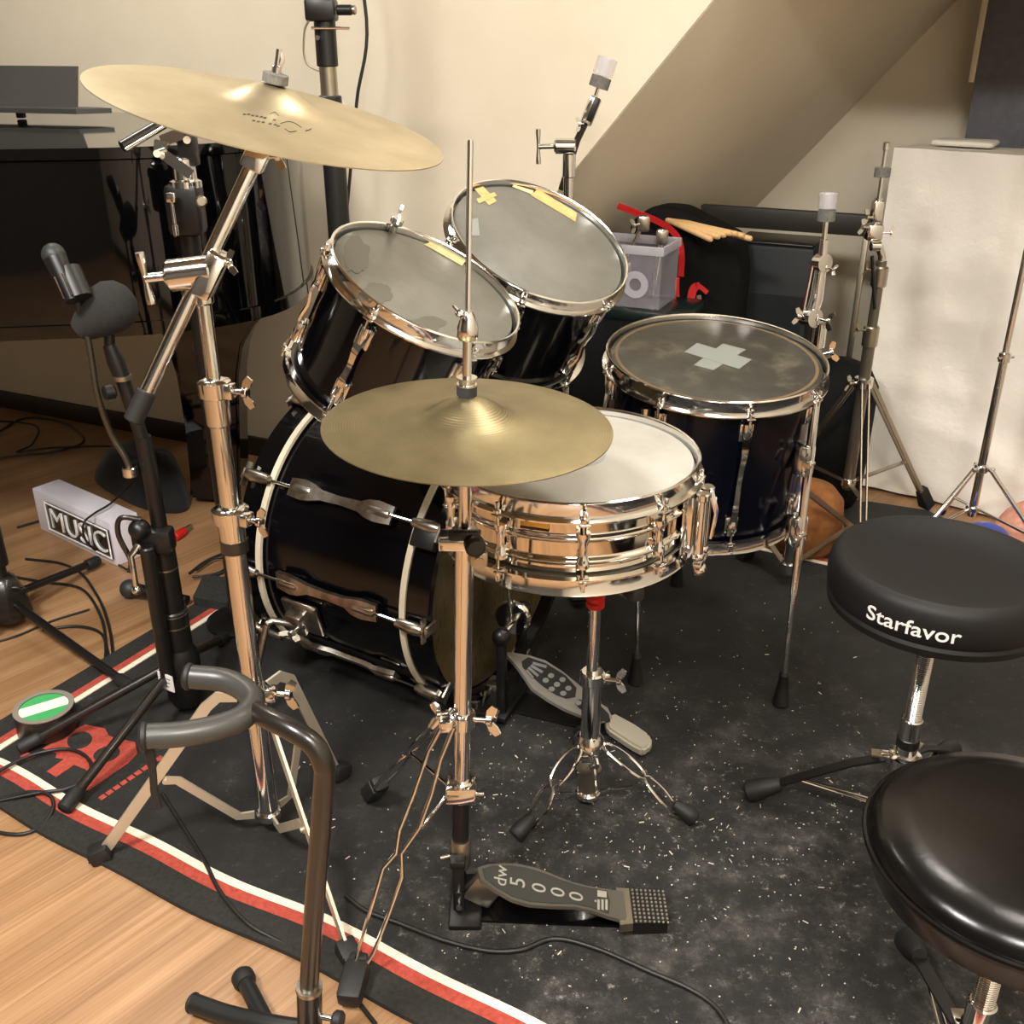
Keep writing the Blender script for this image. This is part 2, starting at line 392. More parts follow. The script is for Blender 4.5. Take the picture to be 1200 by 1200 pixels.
# printed red emblem near the corner
def zoomA(x, y): return x/6, 820+y/6
emb = MB()
def poly_on_rug(mb, pts, dz): mb.slab([fl(*zoomA(*p), RZ+.0006) for p in pts], (0, 0, dz))
poly_on_rug(emb, [(600, 175), (740, 205), (765, 255), (830, 275), (950, 300), (965, 380), (900, 450), (760, 545), (620, 640), (540, 600), (640, 530), (600, 490), (520, 460), (395, 545), (330, 505), (450, 420), (390, 410), (400, 380), (300, 345), (470, 240)], .0008)
poly_on_rug(emb, [(140, 400), (190, 370), (250, 400), (190, 425)], .0008)
for k in range(9):
    x0, y0 = 690+k*50, 690-k*34
    poly_on_rug(emb, [(x0, y0), (x0+38, y0-26), (x0+62, y0-8), (x0+24, y0+18)], .0008)
rug.part('emblem', emb, RUG_RED, 'red skull-like emblem with two round black eyes')
eye = MB()
for cx, cy, rx, ry, a in ((560, 285, 90, 58, -.25), (750, 382, 96, 52, -.25)):
    eye.slab([fl(*zoomA(cx+rx*math.cos(t)*math.cos(a)-ry*math.sin(t)*math.sin(a), cy+rx*math.cos(t)*math.sin(a)+ry*math.sin(t)*math.cos(a)), RZ+.0016) for t in [i*2*PI/28 for i in range(28)]], (0, 0, .0005))
rug.part('emblem_eyes', eye, RUG_EDGE)
# wood splinters scattered over the rug
CHIP = mat('pale_wood_chip', (200, 192, 174), .8)
chips = MB()
for k in range(640):
    if k < 520: px, py = random.uniform(560, 1010), random.gauss(950, 110)
    else: px, py = random.uniform(320, 640), random.uniform(830, 1180)
    if py < 690 or py > 1205: continue
    p = fl(px, py, RZ+.0012); q = p-RC
    a, b = q.dot(RX), q.dot(RY)
    if not (.05 < a < RW-.05 and .05 < b < RD-.05): continue
    th = random.uniform(0, PI); l = random.choice([.0006, .0007, .0008, .0008, .001, .001, .0012, .0015, .002, .0045]); d = V((math.cos(th), math.sin(th), 0))
    chips.bar(p-d*l, p+d*l, random.uniform(.0008, .0022), .001)
single('wood_splinters', chips, CHIP, 'pale drumstick splinters and crumbs scattered over the black rug', 'splinters', kind='stuff')


# ================================================================== DRUMS
def hoop(mb, r, z0, z1, out=.007, flip=1):
    """triple-flanged steel hoop: r at free edge z0, flange at z1"""
    s = 1 if z0 > z1 else -1
    prof = [(r-.003, z0-s*.001), (r-.0005, z0), (r+.0015, z0-s*.0015), (r, z0-s*.004), (r-.001, z1+s*.004), (r+out, z1+s*.0015), (r+out, z1-s*.001), (r-.004, z1-s*.001), (r-.004, z0-s*.004)]
    mb.lathe(prof, seg=72, loop=True); return mb
def drum(name, label, C, n, r, Ln, nl, lug0, shell_m, head_m, ref=(1, 0, 0), lug_style='bridge', hz=.026, beads=(), bottom_head=True):
    """drum whose top hoop edge circle has centre C, axis n; local z = 0 at that edge"""
    M = frame(C, n, ref)
    t = Thing(name, label, 'drum', M=M); t.M = M; rs = r-.012
    sh = MB(); prof = [(rs, -.016)]
    for zb in beads: prof += [(rs, zb+.0085), (rs, zb+.0075)]+[(rs+.0058*(.5+.5*math.cos(q*PI/5))**.8, zb-.0065*q/5) for q in range(-5, 6)]+[(rs, zb-.0075), (rs, zb-.0085)]
    prof += [(rs, -Ln+.016), (rs-.006, -Ln+.016), (rs-.006, -.016)]
    sh.lathe(prof, seg=72, loop=True); t.shell = t.part('shell', sh, shell_m)
    t.part('hoop', hoop(MB(), r, 0, -hz), CHROME)
    t.part('hoop', hoop(MB(), r-.001, -Ln, -Ln+hz), CHROME)
    t.part('drumhead', MB().lathe([(.001, -.009), (r-.016, -.009), (r-.009, -.011), (r-.006, -.018), (r-.006, -.021), (.001, -.013)], seg=72), head_m)
    if bottom_head: t.part('drumhead', MB().lathe([(.001, -Ln+.012), (r-.010, -Ln+.012), (r-.006, -Ln+.020), (.001, -Ln+.016)], seg=64), head_m)
    for k in range(nl):
        a = lug0+k*2*PI/nl; d = V((math.cos(a), math.sin(a), 0)); tg = V((-d.y, d.x, 0)); Z = V((0, 0, 1))
        lg = MB(); rf = r+.004
        if lug_style == 'bridge':
            for s, z in ((1, -.062), (-1, -Ln+.062)):
                lg.lathe([(.0035, .018), (.0085, .016), (.0095, .004), (.008, -.012), (.003, -.020)], d*(rs+.006)+Z*z, Z*s, 14)
                lg.box(d*(rs+.002)+Z*(z-s*.004), (.007, .026, .036), (d, tg, Z), .003)
            mid = Ln/2
            pts = bez([d*(rs+.009)+Z*-.070, d*(rs+.013)+Z*-(.070+.2*(Ln-.14)), d*(rs+.009)+Z*-mid, d*(rs+.013)+Z*-(Ln-.070-.2*(Ln-.14)), d*(rs+.009)+Z*-(Ln-.070)], 5)
            lg.ribbon(pts, [.017-.008*math.sin(PI*i/(len(pts)-1)) for i in range(len(pts))], .004, tg)
        else:
            zt, zb = -.045, -Ln+.045
            pts = [d*(rs+.008)+Z*(zt+(zb-zt)*i/12) for i in range(13)]
            lg.tube(pts, [.0095, .0095, .009, .007, .006, .0055, .0055, .0055, .006, .007, .009, .0095, .0095], 12)
            for z in (zt-.012, zb+.012): lg.box(d*(rs+.003)+Z*z, (.012, .014, .016), (d, tg, Z), .002)
        lo = t.part('lug', lg, CHROME)
        for s, zf, ze in ((1, -hz, -.058), (-1, -Ln+hz, -Ln+.058)):
            rd = MB(); rd.tube([d*rf+Z*(zf+s*.010), d*rf+Z*zf, d*(rf-.002)+Z*ze], .0026, 8)
            rd.cyl(d*rf+Z*(zf+s*.001), d*rf+Z*(zf+s*.007), .0062, 10, .001)
            rd.box(d*rf+Z*(zf+s*.012), (.0055, .0055, .010), (d, tg, Z), .001)
            rd.box(d*(r+.002)+Z*(zf-s*.0025), (.014, .016, .003), (d, tg, Z), .001)
            t.part('tension_rod', rd, CHROME)
    return t
def tape(t, name, pts, z, m, label):
    mb = MB(); mb.slab([V((x, y, z)) for x, y in pts], (0, 0, .0006)); return t.part(name, mb, m, label)
def on_head(t, px, py, z=-.009):
    """local (x, y) on the head seen at a pixel"""
    n = t.M.to_3x3() @ V((0, 0, 1)); p0 = t.M @ V((0, 0, z)); q = t.M.inverted() @ onp(px, py, p0, n); return (q.x, q.y)

SHELL = mat('black_shell_wrap', (6, 6, 9), .13, coat=.15, spec=.35)
SHELL_BLUE = mat('blue_black_shell_wrap', (4, 6, 15), .16, coat=0, spec=.3)
SNARE_SH = mat('polished_steel_shell', (214, 208, 198), .07, 1)
# --- floor tom
FT = drum('floor_tom', 'black floor tom with a white tape cross on its dark head', (.396, 1.929, .689), (.024, -.125, .992), .212, .33, 8, math.radians(-82), SHELL_BLUE, HEAD_FLOOR, hz=.03)
for q in ([(800, 412), (860, 437), (878, 420), (818, 403)], ):
    pass
tape(FT, 'tape', [on_head(FT, *p) for p in ((813, 428), (836, 434), (874, 410), (847, 403))], -.0088, TAPE_WHITE, 'white tape strip of the cross')
tape(FT, 'tape', [on_head(FT, *p) for p in ((802, 413), (817, 402.5), (881, 422), (866, 433))], -.0083, TAPE_WHITE, 'white tape strip of the cross')
FT.part('tone_ring', MB().lathe([(.1895, -.0092), (.1955, -.0092), (.1955, -.0088), (.1895, -.0088)], seg=72, loop=True), mat('tan_glue_ring', (108, 88, 62), .5), 'tan ring just inside the hoop')
tg_ = MB(); tg_.box(FT.M.inverted() @ onp(835, 585, V((.35, 1.71, .42)), V((0, 1, 0))), (.016, .004, .010), None, .002); FT.part('paper_tag', tg_, WHITE_PLASTIC, 'small white paper tag')
Mi = FT.M.inverted()
def ft_leg(top, foot, br0, br1):
    lg = MB(); top, foot = V(top), V(foot); d = (foot-top).normalized()
    k = top+(foot-top)*.62
    lg.tube([Mi @ top, Mi @ k], .0085, 12); lg.tube([Mi @ k, Mi @ (foot-d*.06)], .0055, 12)
    leg = FT.part('leg', lg, CHROME)
    rb = MB(); rb.lathe([(.0075, 0), (.011, .008), (.0095, .012), (.0135, .045), (.017, .072), (.015, .075)], Mi @ (foot-d*.075), Mi.to_3x3() @ d, 14); FT.part('rubber_foot', rb, RUBBER, parent=leg)
    axis = (Mi @ foot-Mi @ top).normalized()
    for f in (br0, br1):
        bk = MB()
        p = Mi @ (top+(foot-top)*f); rad = V((p.x, p.y, 0)).normalized()
        bk.box(p-rad*.010, (.030, .040, .062), (rad, axis.cross(rad), axis), .007)
        bk.wing(p+rad*.010, axis.cross(rad), .022, axis, .022)
        FT.part('leg_bracket', bk, CHROME)
ft_leg(at(957, 462, 1.815), fl(915, 826, RZ), .20, .42)
ft_leg(at(757, 478, 1.80), fl(745, 800, RZ), .24, .44)
ft_leg((.40, 2.21, .66), (.41, 2.235, RZ), .24, .44)

# --- rack toms
T1 = drum('rack_tom', 'black rack tom on the left, nearest the crash cymbal, with a grey smudged head', (-.13, 1.603, .904), (.439, -.195, .877), .159, .232, 6, math.radians(-56), SHELL, HEAD_TOM, ref=(1, 0, 0))
tape(T1, 'tape', [on_head(T1, *p) for p in ((497, 287), (505, 284), (548, 303), (541, 312))], -.0085, TAPE_CREAM, 'yellowed tape strip by the hoop')
SMUDGE = mat('dark_smudge', (96, 94, 84), .5)
def blob(t, c, rx, ry, seed):
    rnd = random.Random(seed); K = 22
    tape(t, 'smudge', [on_head(t, c[0]+rx*math.cos(i*2*PI/K)*(.75+.4*rnd.random()), c[1]+ry*math.sin(i*2*PI/K)*(.75+.4*rnd.random())) for i in range(K)], -.0089, SMUDGE, 'darker worn smudge')
blob(T1, (418, 300), 16, 22, 3); blob(T1, (440, 345), 20, 12, 5); blob(T1, (500, 380), 22, 9, 6)
wg = MB(); p = T1.M.inverted() @ at(464, 262, 1.72); wg.wing(p-V((0, 0, .02)), V((0, 0, 1)), .030, (0, 1, 0), .02); T1.part('wing_nut', wg, CHROME)
T2 = drum('rack_tom', 'black rack tom on the right, behind the hi-hat rod, with tan tape on its head', (.054, 1.898, .915), (.341, -.385, .857), .172, .245, 6, math.radians(-40), SHELL, HEAD_TOM2, ref=(1, 0, 0))
tape(T2, 'tape', [on_head(T2, *p) for p in ((622, 229), (630, 222), (676, 250), (674, 260))], -.0085, TAPE_TAN, 'tan tape strip by the hoop')
tape(T2, 'tape', [on_head(T2, *p) for p in ((600, 219), (602, 217), (625, 224), (623, 228))], -.0085, TAPE_CREAM, 'pale tape strip')
tape(T2, 'tape', [on_head(T2, *p) for p in ((556, 222), (566, 219), (582, 236), (573, 241))], -.0085, TAPE_TAN, 'tan tape of a small cross')
tape(T2, 'tape', [on_head(T2, *p) for p in ((558, 234), (579, 226), (582, 230), (561, 239))], -.0080, TAPE_TAN, 'tan tape of a small cross')
tape(T2, 'tape', [on_head(T2, *p) for p in ((549, 258), (560, 256), (562, 277), (553, 277))], -.0085, TAPE_WHITE, 'clear tape patch')

# --- snare drum and stand
SN = drum('snare_drum', 'chrome snare drum with a white head behind the hi-hat cymbal', (.085, 1.395, .702), (0, -.01, 1), .188, .142, 10, math.radians(-87), SNARE_SH, HEAD_SNARE, lug_style='tower', hz=.028, beads=(-.058, -.092))
SN.part('head_dot', MB().lathe([(.001, -.0086), (.052, -.0086), (.052, -.009), (.001, -.009)], seg=40), HEAD_DOT, 'round grey-white patch at the centre')
st = MB(); a = math.radians(-24); d = V((math.cos(a), math.sin(a), 0)); tg0 = V((-d.y, d.x, 0))
st.box(d*.186+V((0, 0, -.075)), (.016, .046, .082), (d, tg0, UZ), .004)
for s in (-.013, .013):
    st.cyl(d*.204+tg0*s+V((0, 0, -.125)), d*.204+tg0*s+V((0, 0, -.030)), .007, 14, .002)
    st.ball(d*.204+tg0*s+V((0, 0, -.128)), .009, seg=14)
    st.cyl(d*.204+tg0*s+V((0, 0, -.040)), d*.204+tg0*s+V((0, 0, -.028)), .010, 14, .002)
st.box(d*.205+V((0, 0, -.140)), (.014, .040, .010), (d, tg0, UZ), .003)
st.ball(d*.205+V((0, 0, -.155)), .010, (1, 1, 1.2), 14)
st.ribbon([d*.212+V((0, 0, -.03)), d*.222+V((0, 0, -.06)), d*.218+V((0, 0, -.10))], .014, .003, tg0)
SN.part('strainer', st, CHROME)
a = math.radians(-108); d = V((math.cos(a), math.sin(a), 0)); tg0 = V((-d.y, d.x, 0))
bd = MB(); bd.box(d*.1775+V((0, 0, -.0375)), (.003, .040, .014), (d, tg0, UZ), .001); SN.part('badge', bd, mat('brass_badge', (196, 168, 96), .3, 1))
bl = MB(); bl.box(d*.1775+V((0, 0, -.0465)), (.003, .040, .003), (d, tg0, UZ)); SN.part('badge_strip', bl, BLACK_METAL)

def wire_leg(mb, top, foot, spread, lens, r=.0035, side=(0, 0, 1), k=14):
    """double-braced wire leg: two rods that bow apart 'lens' times between top and foot"""
    top, foot = V(top), V(foot); d = (foot-top).normalized(); sv = V(side); sv = (sv-d*sv.dot(d)).normalized()
    for q in (1, -1):
        pts = []
        for i in range(k*lens+1):
            f = i/(k*lens); w = abs(math.sin(PI*f*lens))**.45*spread+.003
            pts.append(top+(foot-top)*f+sv*q*w)
        mb.tube(pts, r, 8)
    return mb
def foot_rubber(mb, p, d, r0=.012, r1=.018, l=.05):
    d = V(d).normalized(); mb.lathe([(r0*.8, -l), (r0, -l+.004), (r1, -l*.3), (r1, 0), (r1*.85, .003)], p, d, 16); return mb
SS = Thing('snare_stand', 'chrome wire-legged tripod stand under the snare drum', 'stand', (.135, 1.44, 0))
sc = V((.135, 1.44, 0))
SS.part('tube', MB().cyl(sc+UZ*.12, sc+UZ*.27, .0165, 20, .002), CHROME)
SS.part('tube', MB().tube([sc+UZ*.25, sc+UZ*.44, sc+UZ*.475], .0105, 16), CHROME)
cl = MB(); cl.cyl(sc+UZ*.262, sc+UZ*.285, .021, 20, .003); cl.wing(sc+V((.02, -.005, .272)), (1, -.25, .05), .022, (0, 0, 1), .02); cl.box(sc+V((.02, 0, .272)), (.02, .016, .02), None, .003)
SS.part('height_clamp', cl, CHROME)
rg = MB(); rg.lathe([(.012, 0), (.0155, .003), (.0155, .010), (.0125, .012), (.0155, .015), (.0155, .022), (.010, .026)], sc+UZ*.408, UZ, 18); SS.part('red_grip', rg, RED_NYLON, 'red plastic grip')
hb = MB(); hb.lathe([(.02, 0), (.026, .006), (.024, .02), (.018, .03)], sc+UZ*.125, UZ, 20); hb.box(sc+UZ*.112, (.03, .03, .02), None, .004)
hb.wing(sc+V((0, -.02, .12)), (.3, -1, -.2), .024, (0, 0, 1), .014); SS.part('collar', hb, CHROME)
SS.part('lower_collar', MB().lathe([(.014, 0), (.017, .002), (.017, .05), (.0225, .054)], sc+UZ*.03, UZ, 18), STEEL)
hub2 = MB(); hub2.cyl(sc+UZ*.022, sc+UZ*.034, .022, 18, .002)
for f in ((.315, 1.382), (.007, 1.34), (.135, 1.62)): hub2.bar(sc+UZ*.028, sc+(V((f[0], f[1], 0))-sc)*.42+UZ*.062, .004, .003)
SS.part('brace', hub2, CHROME)
for f in ((.315, 1.382), (.007, 1.34), (.135, 1.62)):
    ft = V((f[0], f[1], RZ+.014)); o = (ft-sc); o.z = 0; o.normalize()
    lg = MB(); top = sc+o*.024+UZ*.138
    mid = top+(ft-top)*.5+UZ*.012
    sd = o.cross(UZ)
    for q in (1, -1):
        pts = []
        for i in range(29):
            f_ = i/28; p = top*(1-f_)**2+mid*2*f_*(1-f_)+(ft-o*.03)*f_**2
            pts.append(p+sd*q*(.003+.013*abs(math.sin(2*PI*f_))**.5))
        lg.tube(pts, .003, 8)
    lo = SS.part('leg', lg, CHROME)
    SS.part('rubber_foot', foot_rubber(MB(), ft, o*.8-UZ*.45, .010, .0155, .042), RUBBER, parent=lo)
bk = MB(); bk.cyl(sc+UZ*.478, sc+UZ*.498, .018, 16, .003)
bc = V((.085, 1.395, 0))
for k in range(3):
    a = math.radians(60+120*k); d = V((math.cos(a), math.sin(a), 0)); e = bc+d*.165
    bk.tube(bez([sc+UZ*.49, bc+d*.06+UZ*.508, e+UZ*.535], 5), .005, 8)
bk2 = SS.part('basket', bk, CHROME)
for k in range(3):
    a = math.radians(60+120*k); d = V((math.cos(a), math.sin(a), 0)); e = bc+d*.168
    SS.part('rubber_grip', MB().box(e+UZ*.546, (.03, .02, .022), (d, d.cross(UZ), UZ), .004), RUBBER, parent=bk2)

# --- bass drum
BC = V((-.054, 1.835, .297)); BN = V((-.86716, .497185, .028996)); BR = .283; BL = .339
BU = (UZ-BN*BN.z).normalized(); BRT = BN.cross(BU)
def bd_dir(deg): t = math.radians(deg); return BU*math.cos(t)+BRT*math.sin(t)
BD = Thing('bass_drum', 'large black bass drum lying on its side with chrome lugs and white rings', 'drum', (BC.x-.15, BC.y+.08, 0))
BD.part('shell', MB().lathe([(BR-.004, -.002), (BR-.004, BL+.002), (BR-.012, BL+.002), (BR-.012, -.002)], BC, BN, 80, True), SHELL)
BD.part('drumhead', MB().lathe([(.001, -.028), (BR-.03, -.028), (BR-.014, -.030), (BR-.010, -.005), (.001, -.022)], BC, BN, 72), HEAD_BASS, 'grimy amber batter head')
BD.part('drumhead', MB().lathe([(.001, BL+.024), (BR-.014, BL+.028), (BR-.010, BL+.005), (.001, BL+.018)], BC, BN, 64), BLACK_GLOSS, 'black front head')
IV = mat('aged_white_ring', (206, 196, 172), .45)
for s, h0 in ((-1, 0), (1, BL)):
    hp = MB(); hp.lathe([(BR+.003, h0+s*.006), (BR+.004, h0+s*.054), (BR-.004, h0+s*.058), (BR-.012, h0+s*.054), (BR-.012, h0+s*.010)], BC, BN, 80, True); BD.part('hoop', hp, BLACK_GLOSS)
    BD.part('white_ring', MB().lathe([(BR+.001, h0-s*.007), (BR+.007, h0-s*.006), (BR+.007, h0+s*.006), (BR-.004, h0+s*.007)], BC, BN, 80, True), IV, 'narrow off-white ring')
for k in range(10):
    dg = 270+36*k; d = bd_dir(dg); tg0 = BN.cross(d).normalized(); R1 = BR
    lg = MB()
    ln = [.052, .085, .105, .125, BL/2, BL-.125, BL-.105, BL-.085, BL-.052]; wd = [.034, .040, .034, .020, .016, .020, .034, .040, .034]
    lg.ribbon([BC+BN*h+d*(R1+.006+(.008 if i in (1, 2, 6, 7) else .004)) for i, h in enumerate(ln)], wd, .009, tg0)
    for h in (.080, BL-.080): lg.box(BC+BN*h+d*(R1+.012), (.05, .016, .02), (BN, tg0, d), .006)
    lo = BD.part('lug', lg, CHROME_WORN)
    for s, h0, h1 in ((-1, -.028, .07), (1, BL+.028, BL-.07)):
        rd = MB(); p0 = BC+BN*(h0-(-s)*0)+d*(R1+.016); p1 = BC+BN*h1+d*(R1+.014)
        rd.tube([p0, p1], .0032, 8); BD.part('tension_rod', rd, CHROME)
        cw = MB(); e = -s
        cw.lathe([(.008, 0), (.0105, .012), (.013, .040), (.010, .056), (.004, .060)], BC+BN*(h0+e*.032)+d*(R1+.017), BN*s, 14)
        cw.box(BC+BN*(h0+s*.032)+d*(R1+.004), (.006, .022, .034), (BN, tg0, d), .002)
        cw.bar(BC+BN*(h0+s*.026)+d*(R1+.017)+tg0*.024, BC+BN*(h0+s*.026)+d*(R1+.017)-tg0*.024, .012, .004, d)
        BD.part('claw', cw, CHROME_WORN)
for dg, sgn in ((254, 1), (106, -1)):
    d = bd_dir(dg); tg0 = BN.cross(d).normalized()
    b = MB(); c = BC+BN*.245+d*(BR+.004)
    b.box(c, (.085, .075, .012), (BN, tg0, d), .004); b.box(c+d*.016, (.04, .05, .028), (BN, tg0, d), .006)
    b.wing(c+d*.03-BN*.01, d, .024, BN, .014); sp_ = BD.part('spur_bracket', b, CHROME_WORN)
    el = c+d*.048+BN*.055
    f = V((el.x+d.x*.06-.02, el.y+d.y*.06, .022))
    sp = MB(); sp.tube([c+d*.02-BN*.02, c+d*.034+BN*.05, el], .0075, 12); sp.tube([el-BN*.002, el+(f-el)*.9], .0065, 12)
    so = BD.part('spur', sp, CHROME_WORN); BD.part('rubber_foot', foot_rubber(MB(), f, f-el, .009, .013, .045), RUBBER, parent=so)
# black clamp on batter hoop and tom mount post
d = bd_dir(303); tg0 = BN.cross(d).normalized()
BD.part('hoop_clamp', MB().box(BC-BN*.028+d*(BR+.012), (.05, .05, .022), (BN, tg0, d), .004), BLACK_METAL, 'black plastic hoop clamp')
b = MB(); top = BC+BN*.12+BU*(BR-.004)
b.box(top+BU*.012, (.07, .06, .024), (BN, BRT, BU), .006)
post = top+BU*.20; b.cyl(top, post, .0135, 18, .002); b.cyl(top+BU*.02, top+BU*.05, .019, 18, .003)
b.box(post, (.05, .045, .05), None, .008)
for t_ in (T1, T2):
    q = t_.M @ V((0, 0, -.13)); dirq = (q-post); dirq.z = 0; dirq.normalize(); q2 = q-dirq*(t_.M.to_3x3() @ V((1, 0, 0))).length*.152
    b.tube(bez([post, post+dirq*.05+UZ*.01, q2], 5), .0095, 12)
BD.part('tom_mount', b, CHROME)

# --- bass drum pedal
KP = Thing('bass_drum_pedal', 'silver bass drum pedal with a black dotted inlay below the snare drum', 'pedal', (.1, 1.68, 0))
Tt = V((.003, 1.735, .130)); Hh = V((.218, 1.650, .030)); lat = (Hh-Tt).cross(UZ).normalized(); pn = (Hh-Tt).cross(lat).normalized()
if pn.z < 0: pn = -pn
def kz(x, y): return 560+x/5.4545, 660+y/5.4545
def kpoly(pts, off): return [onp(*kz(*p), Tt+pn*off, pn) for p in pts]
fb = MB(); fb.slab(kpoly([(180, 568), (230, 572), (330, 590), (430, 620), (540, 690), (650, 780), (770, 885), (830, 925), (860, 985), (800, 1010), (740, 1010), (660, 972), (560, 932), (450, 870), (350, 800), (260, 668), (200, 600)], 0), -pn*.007)
KP.part('footboard', fb, mat('cast_aluminium', (196, 192, 182), .36, .8), 'silver cast footboard')
il = MB(); il.slab(kpoly([(280, 630), (320, 603), (430, 640), (560, 720), (630, 800), (622, 856), (562, 866), (500, 842), (420, 790), (330, 712), (285, 665)], .0004), pn*.0012); KP.part('inlay', il, RUBBER, 'black oval inlay with grey dots and strokes')
il = MB(); il.slab(kpoly([(650, 870), (700, 900), (770, 900), (835, 965), (846, 1015), (780, 1010), (720, 985), (640, 920), (625, 890)], .0004), pn*.0012); KP.part('inlay', il, RUBBER)
dt = MB()
GREY = mat('grey_grip', (120, 120, 118), .5)
for (x, y) in ((467, 720), (433, 750), (540, 745), (505, 776), (471, 806), (578, 800), (545, 833), (640, 893)):
    dt.slab(kpoly([(x+20*math.cos(i*PI/8), y+16*math.sin(i*PI/8)) for i in range(16)], .0017), pn*.0008)
for (x0, y0, x1, y1) in ((350, 640, 438, 664), (338, 655, 412, 698), (322, 668, 385, 722), (310, 684, 352, 735)):
    nx, ny = (y1-y0)*.1, -(x1-x0)*.1
    dt.slab(kpoly([(x0+nx, y0+ny), (x1+nx, y1+ny), (x1-nx, y1-ny), (x0-nx, y0-ny)], .0017), pn*.0008)
KP.part('grip_pattern', dt, GREY)
e1 = (Hh-Tt); e1.z = 0; e1.normalize(); e2 = UZ.cross(e1)
hp = MB(); hp.slab([fl(p[0], p[1], .034) for p in ((708, 842), (720, 834), (746, 848), (760, 858), (765, 867), (760, 875), (752, 878), (739, 871), (712, 853))], (0, 0, -.02)); bmesh.ops.recalc_face_normals(hp.bm, faces=hp.bm.faces); bmesh.ops.bevel(hp.bm, geom=list(hp.bm.edges), offset=.005, segments=2, affect='EDGES', clamp_overlap=True); KP.part('heel_plate', hp, mat('worn_white_metal', (206, 200, 182), .4, .5), 'pale metal heel plate')
bp = MB(); bp.box(V((.085, 1.705, .0115)), (.26, .07, .005), (e1, e2, UZ), .001); bp.box(V((-.012, 1.742, .02)), (.06, .16, .014), (e1, e2, UZ), .004); KP.part('base_plate', bp, BLACK_METAL)
pc = V((.000, 1.735, 0))
for s, nm in ((-1, 'post'), (1, 'post')):
    q = pc+e2*s*.055; po = MB(); po.box(q+UZ*.105, (.020, .016, .18), (e1, e2, UZ), .004); po.ball(q+UZ*.20, .019, seg=18); KP.part('post', po, BLACK_METAL)
cm = MB(); cm.cyl(pc-e2*.05+UZ*.20, pc+e2*.05+UZ*.20, .006, 12); cm.lathe([(.012, -.008), (.034, -.008), (.036, -.004), (.030, 0), (.036, .004), (.034, .008), (.012, .008)], pc+UZ*.21+e2*.006, e2, 26, True)
cm.cyl(pc+e2*.062+UZ*.15, pc+e2*.062+UZ*.20, .006, 10); KP.part('cam', cm, CHROME)
bt = MB(); bh = pc-e1*.015+UZ*.36; bt.tube([pc+UZ*.19, bh], .0038, 10); KP.part('beater_rod', bt, CHROME)
ba = MB(); ba.cyl(bh-e1*.03+UZ*.0, bh+e1*.026, .024, 22, .006); KP.part('beater', ba, FELT)
ch = MB(); ch.bar(pc+e1*.03+UZ*.20, Tt+UZ*.004, .014, .005, e2); KP.part('chain', ch, CHROME)
hk = MB(); hk.box(V((-.03, 1.755, .035)), (.04, .04, .03), (e1, e2, UZ), .004); hk.wing(pc-e2*.075+UZ*.04, -e2, .025, UZ, .02); KP.part('hoop_hook', hk, CHROME)

# ================================================================== CYMBALS
PROF = {}
def cymbal(name, label, C, n, r, m, bell=.055, bow=.012, group=None):
    M = frame(C, n, (1, 0, 0))
    prof = [(r, 0), (r*.93, .0016), (r*.75, bow*.45), (r*.5, bow*.78), (bell*1.6, bow*.95), (bell*1.3, bow+.0016), (bell*1.05, bow+.0058), (bell*.85, bow+.0122), (bell*.65, bow+.0182), (bell*.45, bow+.0230), (bell*.25, bow+.0262), (.0065, bow+.0272)]; PROF[name] = prof
    low = [(a, h-.0014) for a, h in reversed(prof)]
    mb = MB(); mb.lathe(prof+low, seg=96, loop=True)
    o = put(name, mb.mesh(name, m, 60), M=M); tag(o, label, 'cymbal', group); return o, M, bow+.0272
CR, CRM, crh = cymbal('crash_cymbal', 'large tilted bronze cymbal on the chrome boom stand', (-.313, 1.423, 1.156), (.243, -.068, .968), .2286, BRONZE_A, bow=.010)
INK = mat('black_ink', (46, 40, 28), .6)
# faint script logo on the crash (lightly printed, two short lines of handwriting)
lg = MB(); ci = CRM.inverted(); cn = CRM.to_3x3() @ V((0, 0, 1))
def on_cr(px, py):
    q = ci @ onp(px, py, CRM @ V((0, 0, .009)), cn); rr = math.hypot(q.x, q.y)
    pf = [(a, b) for a, b in reversed(PROF['crash_cymbal'])]
    for (r0, h0), (r1, h1) in zip(pf, pf[1:]):
        if r0 <= rr <= r1: q.z = h0+(h1-h0)*(rr-r0)/(r1-r0)+.0004
    return q
def scr(x, y): return 270+x/10.909, 100+y/10.909
def stroke(pts, r=.0005): lg.tube([on_cr(*scr(p.x, p.y)) for p in bez([V((a, b, 0)) for a, b in pts], 4)], r, 4)
for x, y in ((180, 375), (235, 380), (285, 395), (340, 405), (395, 415), (440, 428), (300, 445), (360, 458), (420, 468), (510, 488), (575, 500), (612, 515), (560, 455)):
    stroke([(x-18, y+3), (x-4, y-7), (x+4, y+6), (x+18, y-2)])
stroke([(500, 408), (560, 405), (610, 430)], .0003); stroke([(640, 490), (740, 480), (840, 505), (905, 540)], .0004); stroke([(700, 545), (760, 578), (845, 572)], .0004); stroke([(960, 575), (1000, 570), (1030, 556)], .0006)
put('printed_script', lg.mesh('printed_script', INK), CR, True, 'faint black handwritten script')

HC = V((-.054, 1.183, .818)); HN = V((.0327, -.02, 1)).normalized()
HH, HHM, hhh = cymbal('hi_hat_cymbal', 'flat aged bronze hi-hat cymbal on the rod above the snare drum', HC-HN*.002, HN, .178, BRONZE_B, bell=.05, bow=.009)

